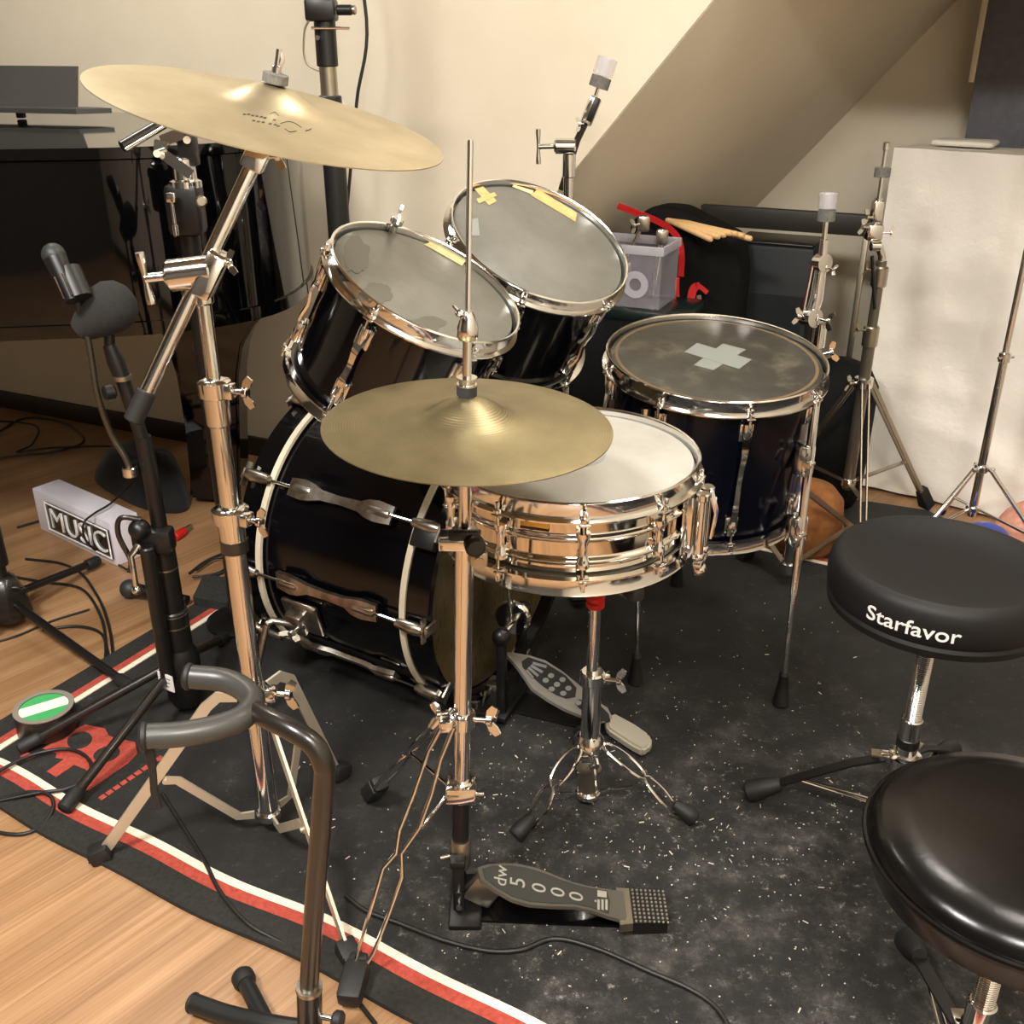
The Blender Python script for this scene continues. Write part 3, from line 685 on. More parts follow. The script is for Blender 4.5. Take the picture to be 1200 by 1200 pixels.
# ------------------------------------------------------------------ boom cymbal stand
b0 = V((-.416, 1.371, 0))
BS = Thing('cymbal_boom_stand', 'chrome boom stand carrying the large tilted cymbal', 'stand', b0)
BS.part('lower_tube', MB().cyl(b0+UZ*.045, b0+UZ*.58, .0165, 22, .002), CHROME)
BS.part('middle_tube', MB().cyl(b0+UZ*.56, b0+UZ*.80, .0135, 22, .002), CHROME)
BS.part('upper_tube', MB().cyl(b0+UZ*.77, b0+UZ*.945, .010, 20, .002), CHROME)
def height_collar(T, p, r, h, d, name='height_collar'):
    mb = MB(); mb.lathe([(r*.8, -h*.9), (r*.95, -h*.85), (r, -h*.2), (r*1.25, -h*.15), (r*1.3, h*.2), (r*1.05, h*.26), (r*.7, h*.27)], p, UZ, 24)
    d = V(d); mb.box(p+d*r*1.2, (r*1.1, r*1.0, h*.36), (d, d.cross(UZ), UZ), .003); mb.wing(p+d*r*1.5, d, .022, UZ, .018)
    return T.part(name, mb, CHROME)
height_collar(BS, b0+UZ*.605, .021, .055, (.9, -.43, 0))
BS.part('memory_ring', MB().lathe([(.0165, 0), (.021, .002), (.021, .022), (.0165, .024)], b0+UZ*.545, UZ, 22), BLACK_SATIN)
height_collar(BS, b0+UZ*.80, .018, .06, (.95, -.3, 0))
J = at(238, 318, 1.371); Tp = at(297, 192, 1.405); bdv = (Tp-J).normalized(); tail = J+(J-Tp)*1.38
BS.part('boom', MB().tube([tail, Tp], .0105, 18), CHROME)
BS.part('rubber_cap', MB().cyl(tail-bdv*.012, tail+bdv*.035, .0135, 18, .002), RUBBER)
tl = MB(); sd = bdv.cross(V((0, 1, 0))).normalized()
tl.cyl(J+V((-.045, -.012, -.004)), J+V((.020, -.012, .004)), .021, 24, .005)
tl.box(J+V((.014, -.014, 0)), (.026, .036, .062), (bdv.cross(V((0, 1, 0))), V((0, 1, 0)), bdv), .004)
tl.cyl(b0+UZ*.92, b0+UZ*.955, .014, 18, .003)
tl.tknob(J+V((-.045, -.012, -.004)), (-1, -.1, -.08), .034, .0055, .028, (.22, 0, 1))
tl.wing(J+V((.03, -.014, .012)), (1, -.1, .2), .016, bdv, .008)
BS.part('boom_tilter', tl, CHROME)
ct = MB(); cn0 = V((.243, -.068, .968)).normalized(); cc = V((-.313, 1.423, 1.156))
ct.box(Tp+bdv*.012, (.030, .030, .038), (bdv.cross(V((0, 1, 0))), V((0, 1, 0)), bdv), .004)
base = cc-cn0*.022; ct.tube([Tp+bdv*.02, Tp+bdv*.03+V((.006, 0, 0)), base], .009, 14)
ct.wing(Tp+bdv*.01+V((.015, -.005, 0)), (1, -.2, .1), .018, bdv, .012)
ct.cyl(base-cn0*.004, base+cn0*.010, .013, 18, .002); ct.cyl(base, cc+cn0*.080, .0038, 12)
BS.part('cymbal_tilter', ct, CHROME)
BS.part('felt', MB().lathe([(.005, 0), (.0165, .001), (.0165, .012), (.005, .013)], cc+cn0*.0382, cn0, 22), FELT)
BS.part('felt', MB().lathe([(.005, 0), (.015, .001), (.015, .014), (.005, .020)], cc-cn0*.008, cn0, 22), FELT)
wn = MB(); wn.cyl(cc+cn0*.050, cc+cn0*.060, .006, 12, .001); wn.tube([cc+cn0*.052, cc+cn0*.068+V((.003, 0, 0)), cc+cn0*.078+V((.001, 0, 0))], [.0045, .0065, .004], 8, flat=(1, .45)); BS.part('wing_nut', wn, CHROME)
FLATM = mat('satin_flat_steel', (222, 212, 192), .42, .75)
hubz = .272; hb = MB(); hb.lathe([(.018, 0), (.024, .003), (.024, .028), (.019, .032)], b0+UZ*hubz, UZ, 22); hb.wing(b0+V((.03, .0, hubz+.016)), (1, -.1, 0), .026, UZ, .022); hb.box(b0+V((.026, 0, hubz+.016)), (.022, .022, .024), None, .004); BS.part('leg_collar', hb, CHROME)
hb = MB(); hb.cyl(b0+UZ*.034, b0+UZ*.05, .021, 20, .002); hb.cyl(b0+UZ*.028, b0+UZ*.036, .007, 10); BS.part('brace_collar', hb, CHROME)
for fp in (fl(118, 1002, .012), fl(408, 1118, .012), fl(398, 905, RZ+.012)):
    o = (fp-b0); o.z = 0; o.normalize(); sdv = o.cross(UZ)
    top = b0+o*.026+UZ*(hubz+.015); lg = MB()
    pts = [top, top+o*.03+UZ*.004, top+o*.05-UZ*.012, fp-o*.01+UZ*.012]
    lg.ribbon(pts, .019, .0045, UZ); lo = BS.part('leg', lg, FLATM)
    br = MB(); m_ = top+(fp-top)*.52; br.ribbon([b0+o*.024+UZ*.044, b0+o*.05+UZ*.046, m_-o*.02-UZ*.004, m_], .015, .004, UZ); br.cyl(m_-sdv*.006, m_+sdv*.006, .004, 10); BS.part('brace', br, FLATM)
    rb = MB(); rb.box(fp+UZ*.004, (.036, .030, .030), (o*.9-UZ*.3, sdv, (o*.9-UZ*.3).cross(sdv)), .005)
    for k in (-1, 0, 1): rb.bar(fp+o*.016+UZ*(.006+k*.006)+sdv*.015, fp+o*.016+UZ*(.006+k*.006)-sdv*.015, .003, .003)
    BS.part('rubber_foot', rb, RUBBER, parent=lo)

# ------------------------------------------------------------------ hi-hat stand with pedal
def hx(z): return V((-.083+.0327*z, 1.2066-.02*z, z))
HS = Thing('hi_hat_stand', 'chrome hi-hat stand in front of the snare with two wire legs', 'stand', (-.083, 1.2, 0))
HS.part('pull_rod', MB().tube([hx(.10), hx(1.143), hx(1.146)], [.0034, .0034, .0026], 12), CHROME)
HS.part('upper_tube', MB().cyl(hx(.60), hx(.79), .0085, 18, .001), CHROME)
HS.part('seat_cup', MB().lathe([(.006, -.004), (.018, 0), (.020, .010), (.015, .016), (.005, .018)], hx(.793), HN, 20), CHROME)
HS.part('lower_tube', MB().cyl(hx(.215), hx(.665), .0125, 22, .001), CHROME)
HS.part('inner_tube', MB().cyl(hx(.14), hx(.22), .0125, 20), BLACK_METAL)
zt = HC.z-.002+hhh+.0066
cu = MB(); cu.lathe([(.0055, .016), (.0055, .062), (.0105, .063), (.0125, .066), (.0125, .078), (.0085, .092), (.0050, .097)], hx(zt), HN, 24)
cu.lathe([(.005, .006), (.0125, .006), (.0125, .008), (.010, .0085), (.010, .014), (.0125, .0145), (.0125, .0165), (.005, .017)], hx(zt), HN, 24)
cu.wing(hx(zt+.088), (-.7, -.2, .55), .014, (0, 1, 0), .010); HS.part('clutch', cu, CHROME)
HS.part('felt', MB().lathe([(.004, -.006), (.0125, -.006), (.0125, .0055), (.004, .006)], hx(zt), HN, 22), FELT_BLACK)
ck = MB(); c = hx(.655); ck.box(c+V((-.006, -.004, 0)), (.055, .034, .018), None, .003); ck.cyl(c-UZ*.012, c+UZ*.016, .017, 20, .002); HS.part('height_clamp', ck, CHROME)
kb = MB(); kb.cyl(c+V((.012, -.018, .004)), c+V((.016, -.040, .006)), .0135, 18, .004); kb.box(c+V((.0, -.018, .014)), (.04, .012, .014), None, .004); HS.part('clamp_knob', kb, BLACK_METAL, 'black plastic clamp knob')
sq = MB(); sq.box(c+V((.019, -.014, -.022)), (.022, .010, .022), None, .003); sq.cyl(c+V((.019, -.019, -.022)), c+V((.019, -.023, -.022)), .006, 12); HS.part('square_lug', sq, STEEL)
zc = .365
cl = MB(); cl.lathe([(.0135, -.012), (.019, -.010), (.019, .010), (.0135, .012)], hx(zc), HN, 22)
cl.box(hx(zc)+V((-.022, -.012, .0)), (.02, .02, .02), None, .004); cl.wing(hx(zc)+V((.018, -.004, .002)), (1, -.25, .1), .024, UZ, .018); cl.wing(hx(zc)+V((-.02, .01, .002)), (-1, -.3, .1), .022, UZ, .012); HS.part('leg_collar', cl, CHROME)
cl = MB(); z2 = .235; cl.box(hx(z2), (.046, .036, .030), None, .004); cl.cyl(hx(z2+.012), hx(z2+.022), .018, 18, .002); cl.cyl(hx(z2)+V((.023, -.008, 0)), hx(z2)+V((.034, -.008, 0)), .004, 10); HS.part('brace_block', cl, CHROME)
for side in (0, 1):
    lg = MB()
    if side == 0:
        Yt, yt, Yf, yf = 1.185, 845, 1.050, 1158
        def PT(px, py): return at(px, py, Yt+(Yf-Yt)*(py-yt)/(yf-yt))
        wl = [(518, 850), (502, 880), (485, 930), (468, 973), (464, 1000), (449, 1017), (438, 1055), (420, 1113), (413, 1140)]
        wr = [(531, 853), (516, 890), (505, 932), (491, 970), (470, 1000), (471, 1028), (456, 1070), (438, 1116), (422, 1142)]
        for w in (wl, wr): lg.tube([PT(*p) for p in w], .0031, 8)
        br = MB(); br.tube([hx(z2)+V((-.02, -.01, .0)), PT(494, 970)], .003, 8); foot = fl(410, 1172, .016); fd = (foot-PT(418, 1141))
        bolt = PT(466, 1001)
    else:
        top = hx(zc)+V((-.02, .02, 0)); foot = V((-.25, 1.44, RZ+.014)); d0 = (foot-top).normalized()
        wire_leg(lg, top, foot-d0*.03, .012, 2, .0031, d0.cross(UZ)); br = MB(); br.tube([hx(z2)+V((-.02, .01, 0)), top+(foot-top)*.45], .003, 8); fd = d0
    lo = HS.part('leg', lg, CHROME); HS.part('brace', br, CHROME)
    rb = MB(); f2 = fd.normalized(); s2 = f2.cross(UZ).normalized()
    rb.box(foot-f2*.022+UZ*.006, (.062, .036, .030), (f2, s2, s2.cross(f2)), .008); rb.box(foot-f2*.055+UZ*.006, (.018, .028, .026), (f2, s2, s2.cross(f2)), .005)
    HS.part('rubber_foot', rb, RUBBER, parent=lo)
# pedal
HP = HS
so = MB(); so.lathe([(.0145, .085), (.017, .09), (.017, .135), (.0145, .14)], hx(0), HN, 20); so.cyl(hx(.112)+V((-.016, -.008, 0)), hx(.112)+V((-.03, -.012, 0)), .004, 10); HS.part('base_socket', so, STEEL)
yb = 1.180
fr = MB(); fr.box((-.082, 1.185, .062), (.018, .012, .108), None, .003); fr.box((-.082, 1.232, .062), (.018, .012, .108), None, .003); fr.box((-.082, 1.208, .115), (.024, .075, .014), None, .004)
fr.box((-.072, 1.203, .0125), (.05, .11, .010), None, .003); HS.part('pedal_frame', fr, BLACK_METAL)
bo = MB()
for z in (.030, .058): bo.cyl((-.082, 1.179, z), (-.082, 1.171, z), .0045, 10)
HS.part('frame_bolt', bo, CHROME)
def hz_(x, y): return 500+x/3, 800+y/3
def fzz(px): return .098-(.098-.036)*(px-558)/(733-558)
Ta = fl(560, 1022, .098); Hb = fl(730, 1062, .036); latp = V((0, 1, 0)); pn2 = (Hb-Ta).cross(latp).normalized()
if pn2.z < 0: pn2 = -pn2
def hpoly(pts, off): return [onp(*hz_(*p), Ta+pn2*off, pn2) for p in pts]
OUT = [(178, 650), (215, 638), (270, 634), (330, 638), (390, 652), (450, 676), (510, 700), (570, 715), (640, 726), (700, 735), (712, 780), (700, 838), (640, 822), (580, 800), (520, 788), (440, 786), (360, 780), (300, 762), (240, 728), (190, 692)]
fb = MB(); fb.slab(hpoly(OUT, 0), -pn2*.006); HS.part('footboard', fb, mat('grey_cast_metal', (116, 112, 102), .42, .7), 'grey pedal board with lettering')
INN = [(195, 655), (230, 646), (290, 644), (350, 652), (410, 670), (470, 694), (540, 716), (632, 733), (645, 770), (640, 812), (580, 792), (520, 778), (440, 776), (360, 770), (300, 752), (245, 720), (205, 690)]
fi = MB(); fi.slab(hpoly(INN, .0003), pn2*.0012); HS.part('footboard_inlay', fi, mat('dark_grey_grip', (50, 50, 45), .6))
LETM = mat('pale_lettering', (150, 147, 135), .5)
gl = [('dw', 262, 678, .030), ('5', 322, 702, .036), ('0', 397, 722, .033), ('0', 463, 737, .033), ('0', 528, 752, .033), ('.', 578, 764, .03)]
vx = (Ta-Hb).normalized(); vr = pn2.cross(vx)*-1
for body, x, y, sz in gl:
    c0 = onp(*hz_(x, y), Ta+pn2*.0017, pn2)
    me = text_mesh(body, sz, .0004, LETM, lambda co, c0=c0: c0+vr*co.x*1.15+vx*co.y*.95+pn2*co.z)
    put('lettering', me, HS.e, False, 'pale lettering on the pedal board')
pl = MB()
pl.slab(hpoly([(600, 730), (632, 735), (632, 756), (600, 752)], .0016), pn2*.0006)
for k in range(3): pl.slab(hpoly([(600+k*14, 762), (608+k*14, 764), (608+k*14, 800), (600+k*14, 798)], .0016), pn2*.0006)
HS.part('small_print', pl, LETM)
hp = MB(); e0 = fl(737, 1041, .034); e1_ = fl(780, 1043, .034); e2_ = fl(783, 1080, .034); e3 = fl(742, 1082, .034)
hp.slab([e0, e1_, e2_, e3], (0, 0, -.022)); HS.part('heel_plate', hp, BLACK_METAL)
hg = MB(); q0 = fl(722, 1040, .036); q3 = fl(727, 1084, .036); hg.slab([q0, e0, e3, q3], (0, 0, -.016)); HS.part('heel_hinge', hg, STEEL)
sd_ = MB()
for i in range(8):
    for j in range(9):
        p = e0+(e1_-e0)*((i+.7)/8.4)+(e3-e0)*((j+.5)/9); sd_.ball(p+UZ*.001, .0022, seg=6)
HS.part('heel_studs', sd_, STEEL, 'rows of small silver studs')
bp = MB(); bp.slab([V((-.06, 1.165, .0085)), V((.235, 1.150, .0085)), V((.235, 1.225, .0085)), V((-.06, 1.235, .0085))], (0, 0, .004)); HS.part('base_plate', bp, BLACK_GLOSS)
cab = MB(); cab.box((-.045, 1.19, .05), (.05, .02, .05), ((.8, 0, -.5), (0, 1, 0), (.5, 0, .8)), .006); HS.part('drive_link', cab, STEEL)

# ------------------------------------------------------------------ drum thrones
LEATHER = mat('matte_black_seat_cover', (15, 15, 16), .55, spec=.35)
bump(LEATHER, noisetex(LEATHER, coords(LEATHER), 700, 2), .12, .001)
LEATHER2 = mat('glossy_black_leather', (9, 8, 8), .24, spec=.35)
_c = coords(LEATHER2); bump(LEATHER2, noisetex(LEATHER2, _c, 26, 4), .10, .004)
def throne(label, c, r, ztop, hub, legs, m, th, piping):
    t = Thing('drum_throne', label, 'stool', (c[0], c[1], 0)); b = V((c[0], c[1], 0))
    if not piping: prof = [(.02, ztop-th), (r*.9, ztop-th), (r*.97, ztop-th+.006), (r*.985, ztop-th*.80), (r*.968, ztop-th*.74), (r*.985, ztop-th*.68), (r, ztop-th*.52), (r, ztop-.030), (r*.985, ztop-.014), (r*.945, ztop-.003), (r*.90, ztop), (r*.84, ztop-.003), (r*.76, ztop-.009), (r*.55, ztop-.017), (r*.3, ztop-.020), (.002, ztop-.021)]
    else: prof = [(.02, ztop-th-.03), (r*.86, ztop-th-.03), (r*.93, ztop-th-.022), (r*.985, ztop-th+.008), (r*.99, ztop-.028), (r*.97, ztop-.014), (r*.90, ztop-.003), (r*.7, ztop+.004), (.002, ztop+.006)]
    t.part('seat', MB().lathe(prof, b, UZ, 80), m)
    if piping:
        pp = MB(); K = 72; pp.tube([b+V((math.cos(i*2*PI/K)*r*.995, math.sin(i*2*PI/K)*r*.995, ztop-.026)) for i in range(K)], .0042, 8, closed=True); t.part('piping', pp, m)
    zb = ztop-th-(.03 if piping else 0)
    t.part('seat_bracket', MB().lathe([(.03, zb-.02), (.045, zb-.012), (.06, zb), (.02, zb+.002)], b, UZ, 24), BLACK_METAL)
    scw = MB(); pr = []; z = hub+.02
    while z < zb-.004: pr += [(.0125, z), (.0135, z+.0012), (.0135, z+.0024)]; z += .0036
    scw.lathe(pr, b, UZ, 20); t.part('threaded_post', scw, CHROME)
    t.part('outer_tube', MB().cyl(b+UZ*(hub-.06), b+UZ*(hub+.045), .017, 22, .002), CHROME)
    t.part('black_ring', MB().cyl(b+UZ*(hub-.012), b+UZ*(hub+.008), .0185, 22, .002), BLACK_METAL)
    cl = MB(); cl.lathe([(.018, 0), (.027, .004), (.027, .024), (.018, .028)], b+UZ*(hub-.055), UZ, 22)
    for a in legs: cl.box(b+V((math.cos(a)*.03, math.sin(a)*.03, hub-.042)), (.022, .018, .022), ((math.cos(a), math.sin(a), 0), (-math.sin(a), math.cos(a), 0), (0, 0, 1)), .004)
    t.part('leg_collar', cl, CHROME); t.part('lower_tube', MB().cyl(b+UZ*.035, b+UZ*(hub-.05), .014, 18), CHROME)
    t.part('lower_ring', MB().cyl(b+UZ*.034, b+UZ*.056, .021, 18, .002), CHROME)
    for a in legs:
        o = V((math.cos(a), math.sin(a), 0)); s = V((-o.y, o.x, 0)); ft = b+o*.245+UZ*(RZ+.019); top = b+o*.03+UZ*(hub-.042)
        lg = MB(); lg.ribbon([top, top+o*.05-UZ*.02, ft-o*.02+UZ*.012], .020, .004, s); lo = t.part('leg', lg, BLACK_METAL)
        for q in (-.008, .008): pass
        br = MB(); m_ = top+(ft-top)*.62
        for q in (-.007, .007): br.tube([b+o*.018+s*q+UZ*.045, m_+s*q*.3], .0026, 8)
        t.part('brace', br, CHROME)
        t.part('rivet_plate', MB().box(top+o*.012+UZ*.006, (.026, .018, .006), (o, s, UZ), .001), STEEL)
        t.part('rubber_foot', foot_rubber(MB(), ft, o*.75-UZ*.4, .013, .019, .06), RUBBER, parent=lo)
    return t
la = math.atan2(1.447-1.39, .43-.66)
TH = throne('round black drum throne with white lettering on its side, by the rug edge', (.66, 1.385), .168, .527, .185, [la, la+2*PI/3, la-2*PI/3], LEATHER, .088, False)
WHITE_INK = mat('white_print', (226, 226, 224), .5)
aim = V((1070, 733, 0)); cth = V((.66, 1.385, 0))
def stool_hit(px, py):
    d = ray(px, py); o = V((0, 0, CAM_H))-cth; A = d.x*d.x+d.y*d.y; B = 2*(o.x*d.x+o.y*d.y); Cq = o.x*o.x+o.y*o.y-.168**2
    tt = (-B-math.sqrt(B*B-4*A*Cq))/(2*A); p = o+d*tt; return math.atan2(p.y, p.x), p.z
th0, zz0 = stool_hit(1016, 716); th1, zz1 = stool_hit(1126, 748)
thm, zm = (th0+th1)/2, (zz0+zz1)/2; wid = abs(th1-th0)*.168
me = text_mesh('Starfavor', .026, .0004, WHITE_INK, None, .0002)
xs = [v.co.x for v in me.vertices]; w0 = max(xs)-min(xs); k = wid/w0
for v in me.vertices:
    x, y, z = v.co; a = thm+(x*k)/.168; rr = .1686+z; v.co = cth+V((math.cos(a)*rr, math.sin(a)*rr, zm+y*k*.88))
put('lettering', me, TH.e, False, 'white lettering on the side of the seat')
throne('round glossy black leather stool in the front right corner', (.567, .868), .168, .452, .15, [math.radians(205), math.radians(325), math.radians(85)], LEATHER2, .045, True)

# ------------------------------------------------------------------ guitar stand
GS = Thing('guitar_stand', 'black guitar stand with a padded neck yoke in the foreground', 'stand', (-.267, .948, 0))
B1 = V((-.268, .948, .02)); 
GS.part('upright', MB().tube(bez([V((-.268, .948, .10)), V((-.24, .936, .30)), V((-.214, .925, .475)), V((-.212, .922, .510)), V((-.222, .926, .532)), V((-.245, .936, .543)), V((-.275, .955, .545)), V((-.298, .975, .542))], 8), .0125, 18), BLACK_SATIN)
GS.part('sleeve', MB().tube([V((-.271, .950, .035)), V((-.264, .947, .125))], .0165, 20), BLACK_SATIN)
GS.part('sleeve_ring', MB().tube([V((-.2645, .947, .122)), V((-.264, .947, .128))], .0175, 20), STEEL)
yk = bez([fl(224, 793, .548), fl(262, 797, .545), fl(286, 808, .543), fl(296, 822, .542), fl(285, 840, .542), fl(255, 852, .543), fl(215, 860, .545), fl(172, 863, .548)], 8)
GS.part('yoke_pad', MB().tube(yk, .0145, 18), PAD, 'grey padded yoke')
for e, f in ((yk[0], yk[1]), (yk[-1], yk[-2])):
    d = (e-f).normalized(); GS.part('end_cap', MB().cyl(e-d*.002, e+d*.008, .0165, 18, .003), RUBBER)
strap = MB(); s0 = yk[-1]+V((0, 0, -.012)); strap.tube(bez([s0, s0+V((.001, -.003, -.03)), s0+V((-.001, -.004, -.06)), s0+V((0, -.004, -.085))], 5), [.006]*5+[.0045]*5+[.005]*6, 10, flat=(1, .6)); GS.part('retaining_strap', strap, RUBBER)
fl_a = fl(228, 1176, .018)
lg = MB(); lg.tube(bez([V((-.268, .946, .045)), V((-.32, .958, .040)), V((-.39, .985, .026)), fl_a], 6), .0135, 16); lo = GS.part('leg', lg, BLACK_TUBE); GS.part('end_cap', MB().cyl(fl_a, fl_a+(fl_a-V((-.39, .985, .026))).normalized()*.006, .0145, 16, .002), RUBBER, parent=lo)
fb_ = fl(286, 1148, .017)
lg = MB(); lg.tube([V((-.330, .960, .036)), fb_], .012, 16); lo = GS.part('leg', lg, BLACK_TUBE); dd = (fb_-V((-.33, .96, .036))).normalized(); GS.part('end_cap', MB().tube([fb_-dd*.012, fb_-dd*.004, fb_+dd*.008, fb_+dd*.016, fb_+dd*.020], [.0135, .0165, .0165, .011, .003], 18), RUBBER, parent=lo)
lg = MB(); lg.tube(bez([V((-.266, .946, .045)), V((-.20, .90, .040)), V((-.12, .86, .018))], 6), .0135, 16); GS.part('leg', lg, BLACK_TUBE)
lg = MB(); lg.tube(bez([V((-.268, .944, .045)), V((-.29, .86, .038)), V((-.32, .76, .016))], 6), .0135, 16); GS.part('leg', lg, BLACK_TUBE)
kn = MB(); kn.tube([V((-.252, .944, .075)), V((-.235, .940, .075))], .004, 10); GS.part('locking_bolt', kn, CHROME)
GS.part('locking_knob', MB().cyl(V((-.236, .940, .075)), V((-.222, .937, .075)), .012, 14, .003), RUBBER)

# ================================================================== PIANO SIDE
def rounded(pts, rads, k=8):
    """round the corners of an open list of 2-D points (closed polygon)"""
    out = []; n = len(pts)
    for i in range(n):
        p = V((*pts[i], 0)); a = V((*pts[i-1], 0)); b = V((*pts[(i+1) % n], 0)); r = rads[i]
        if r <= 0: out.append((p.x, p.y)); continue
        da = (a-p).normalized()*r; db = (b-p).normalized()*r
        for j in range(k+1):
            t = j/k; q = (p+da)*(1-t)**2+p*2*t*(1-t)+(p+db)*t*t; out.append((q.x, q.y))
    return out
def plan(mb, pts, z0, z1, bev=0):
    a = mb.ring([V((x, y, z0)) for x, y in pts]); b = mb.ring([V((x, y, z1)) for x, y in pts]); mb.loft([a, b], cap0=True, cap1=True); return mb
PN = Thing('grand_piano', 'glossy black grand piano against the wall behind the stands', 'piano', (-1.5, 2.7, 0))
def pl_(off):
    q = bez([V((-2.75, 1.90-off, 0)), V((-2.1, 1.985-off, 0)), V((-1.5, 2.065-off, 0)), V((-1.05, 2.125-off, 0)), V((-.74+off*.5, 2.19-off, 0)), V((-.56+off, 2.34-off*.5, 0)), V((-.515+off, 2.58, 0)), V((-.555+off, 2.80, 0)), V((-.66+off*.5, 2.95+off*.3, 0)), V((-.85, 3.05, 0))], 8)
    return [(p.x, p.y) for p in q]+[(-2.75, 3.86)]
PN.part('case', plan(MB(), pl_(0), .665, 1.020), BLACK_PIANO)
PN.part('lid', plan(MB(), pl_(.012), 1.024, 1.046), BLACK_PIANO)
PN.part('rim_moulding', plan(MB(), pl_(.006), .662, .690), BLACK_PIANO)
lg = MB(); lg.slab([at(p[0], p[1], 2.72) for p in ((180, 372), (192, 398), (206, 440), (216, 500), (222, 560), (222, 584), (282, 590), (280, 500), (279, 440), (284, 405), (300, 378), (332, 350))], (0, .11, 0))
bmesh.ops.recalc_face_normals(lg.bm, faces=lg.bm.faces); bmesh.ops.bevel(lg.bm, geom=list(lg.bm.edges), offset=.008, segments=2, affect='EDGES', clamp_overlap=True); PN.part('leg', lg, BLACK_PIANO)
for (lx, ly) in ((-2.3, 2.25), (-2.3, 3.4)):
    lg = MB(); lg.lathe([(.10, .67), (.115, .64), (.105, .58), (.085, .52), (.055, .12), (.075, .10), (.075, .075), (.04, .004)], (lx, ly, 0), UZ, 8); PN.part('leg', lg, BLACK_PIANO)
MD = Thing('music_desk', 'dark grey sheet music desk standing on the piano lid', 'music stand', (-1.6, 3.05, 1.047))
GREYP = mat('dark_grey_board', (64, 64, 60), .5)
c0 = at(90, 104, 3.0); zl = 1.052
a_ = V((-1.15, 2.90, zl)); dx = V((.965, -.26, 0)); nrmv = V((.26, .965, 0))
# tray: ledge and back panel running along dx
MD.part('panel', MB().slab([a_+UZ*.022, a_-dx*.9+UZ*.022, a_-dx*.9+UZ*.122+nrmv*.05, a_-dx*.015+UZ*.122+nrmv*.05], nrmv*.008), GREYP)
MD.part('ledge', MB().slab([a_+dx*.11-nrmv*.005+UZ*.012, a_+dx*.055+nrmv*.02+UZ*.012, a_-dx*.9+nrmv*.02+UZ*.012, a_-dx*.9-nrmv*.07+UZ*.012, a_+dx*.05-nrmv*.07+UZ*.012], UZ*.012), GREYP)
for q in (-.16, -.7): MD.part('foot', MB().box(a_+dx*q-nrmv*.02+UZ*.004, (.02, .02, .016), None, .003), RUBBER)

# ------------------------------------------------------------------ lit-letter box, tape, small things on the floor
FROST = mat('frosted_acrylic', (236, 232, 240), .45, trans=.15)
SIGNW = mat('white_letter', (244, 242, 240), .5)
m1, m2 = fl(46, 621), fl(136, 665); me1 = (m2-m1); mw = me1.length; me1.normalize(); me2 = UZ.cross(me1)
MB_ = Thing('music_sign', 'white frosted box sign reading MUSIC on the wood floor under the piano', 'sign', tuple((m1+m2)/2))
md = .085; mh = .125
def mp(a, b, z): return m1+me1*a+me2*b+UZ*z
bx = MB(); bx.box(mp(mw/2, md/2+.002, mh/2+.001), (mw, md-.004, mh), (me1, me2, UZ), .003); MB_.part('box', bx, FROST)
fp = MB(); fp.box(mp(mw*.59, -.0005, mh*.52), (mw*.80, .003, mh*.66), (me1, me2, UZ)); MB_.part('window', fp, mat('dark_smoked_window', (40, 34, 28), .15))
fr = MB(); x0, x1, z0, z1 = mw*.19, mw*.985, mh*.20, mh*.84
fr.tube([mp(x0, -.004, z0), mp(x1, -.004, z0), mp(x1, -.004, z1), mp(x0, -.004, z1)], .0022, 8, closed=True); MB_.part('frame_line', fr, SIGNW)
me = text_mesh('MUSIC', .072, .002, SIGNW, None, -.0008); xs = [v.co.x for v in me.vertices]; ys = [v.co.y for v in me.vertices]
kx = (mw*.70)/(max(xs)-min(xs)); ky = (mh*.46)/(max(ys)-min(ys)); cx_ = (max(xs)+min(xs))/2; cy_ = (max(ys)+min(ys))/2
for v in me.vertices: x, y, z = v.co; v.co = mp(mw*.60+(x-cx_)*kx, -.0045-z, mh*.52+(y-cy_)*ky)
put('lettering', me, MB_.e, False, 'white letters MUSIC')
TPK = Thing('tape_roll', 'roll of tape with green and white stripes inside, by the rug corner', 'tape', tuple(fl(54, 838)))
tc0 = fl(58, 858); tz = RZ+.004
KRAFT = mat('grey_tape_edge', (128, 122, 110), .6)
TPK.part('tape', MB().lathe([(.050, tz), (.056, tz), (.056, tz+.048), (.050, tz+.048)], tc0, UZ, 48, True), mat('dark_brown_tape', (40, 33, 28), .3))
TPK.part('rim', MB().lathe([(.0455, tz+.0482), (.0558, tz+.0482), (.0558, tz+.0500), (.0455, tz+.0500)], tc0, UZ, 48, True), KRAFT)
cd = mat('green_white_label', (240, 240, 225), .5); _c = coords(cd, (1, 1, 1), (0, 0, 1.0))
_w = N(cd, 'ShaderNodeTexWave', wave_type='BANDS', bands_direction='X'); _w.inputs['Scale'].default_value = 5; L(cd, _c, _w.inputs['Vector'])
_r = ramp(cd, _w.outputs['Fac'], [(.5, (236, 238, 214)), (.52, (64, 164, 92))]); _r.color_ramp.interpolation = 'CONSTANT'; L(cd, _r.outputs[0], P(cd).inputs['Base Color'])
TPK.part('core_label', MB().cyl(tc0+UZ*(tz+.040), tc0+UZ*(tz+.0475), .0455, 40), cd, 'green and white striped label')

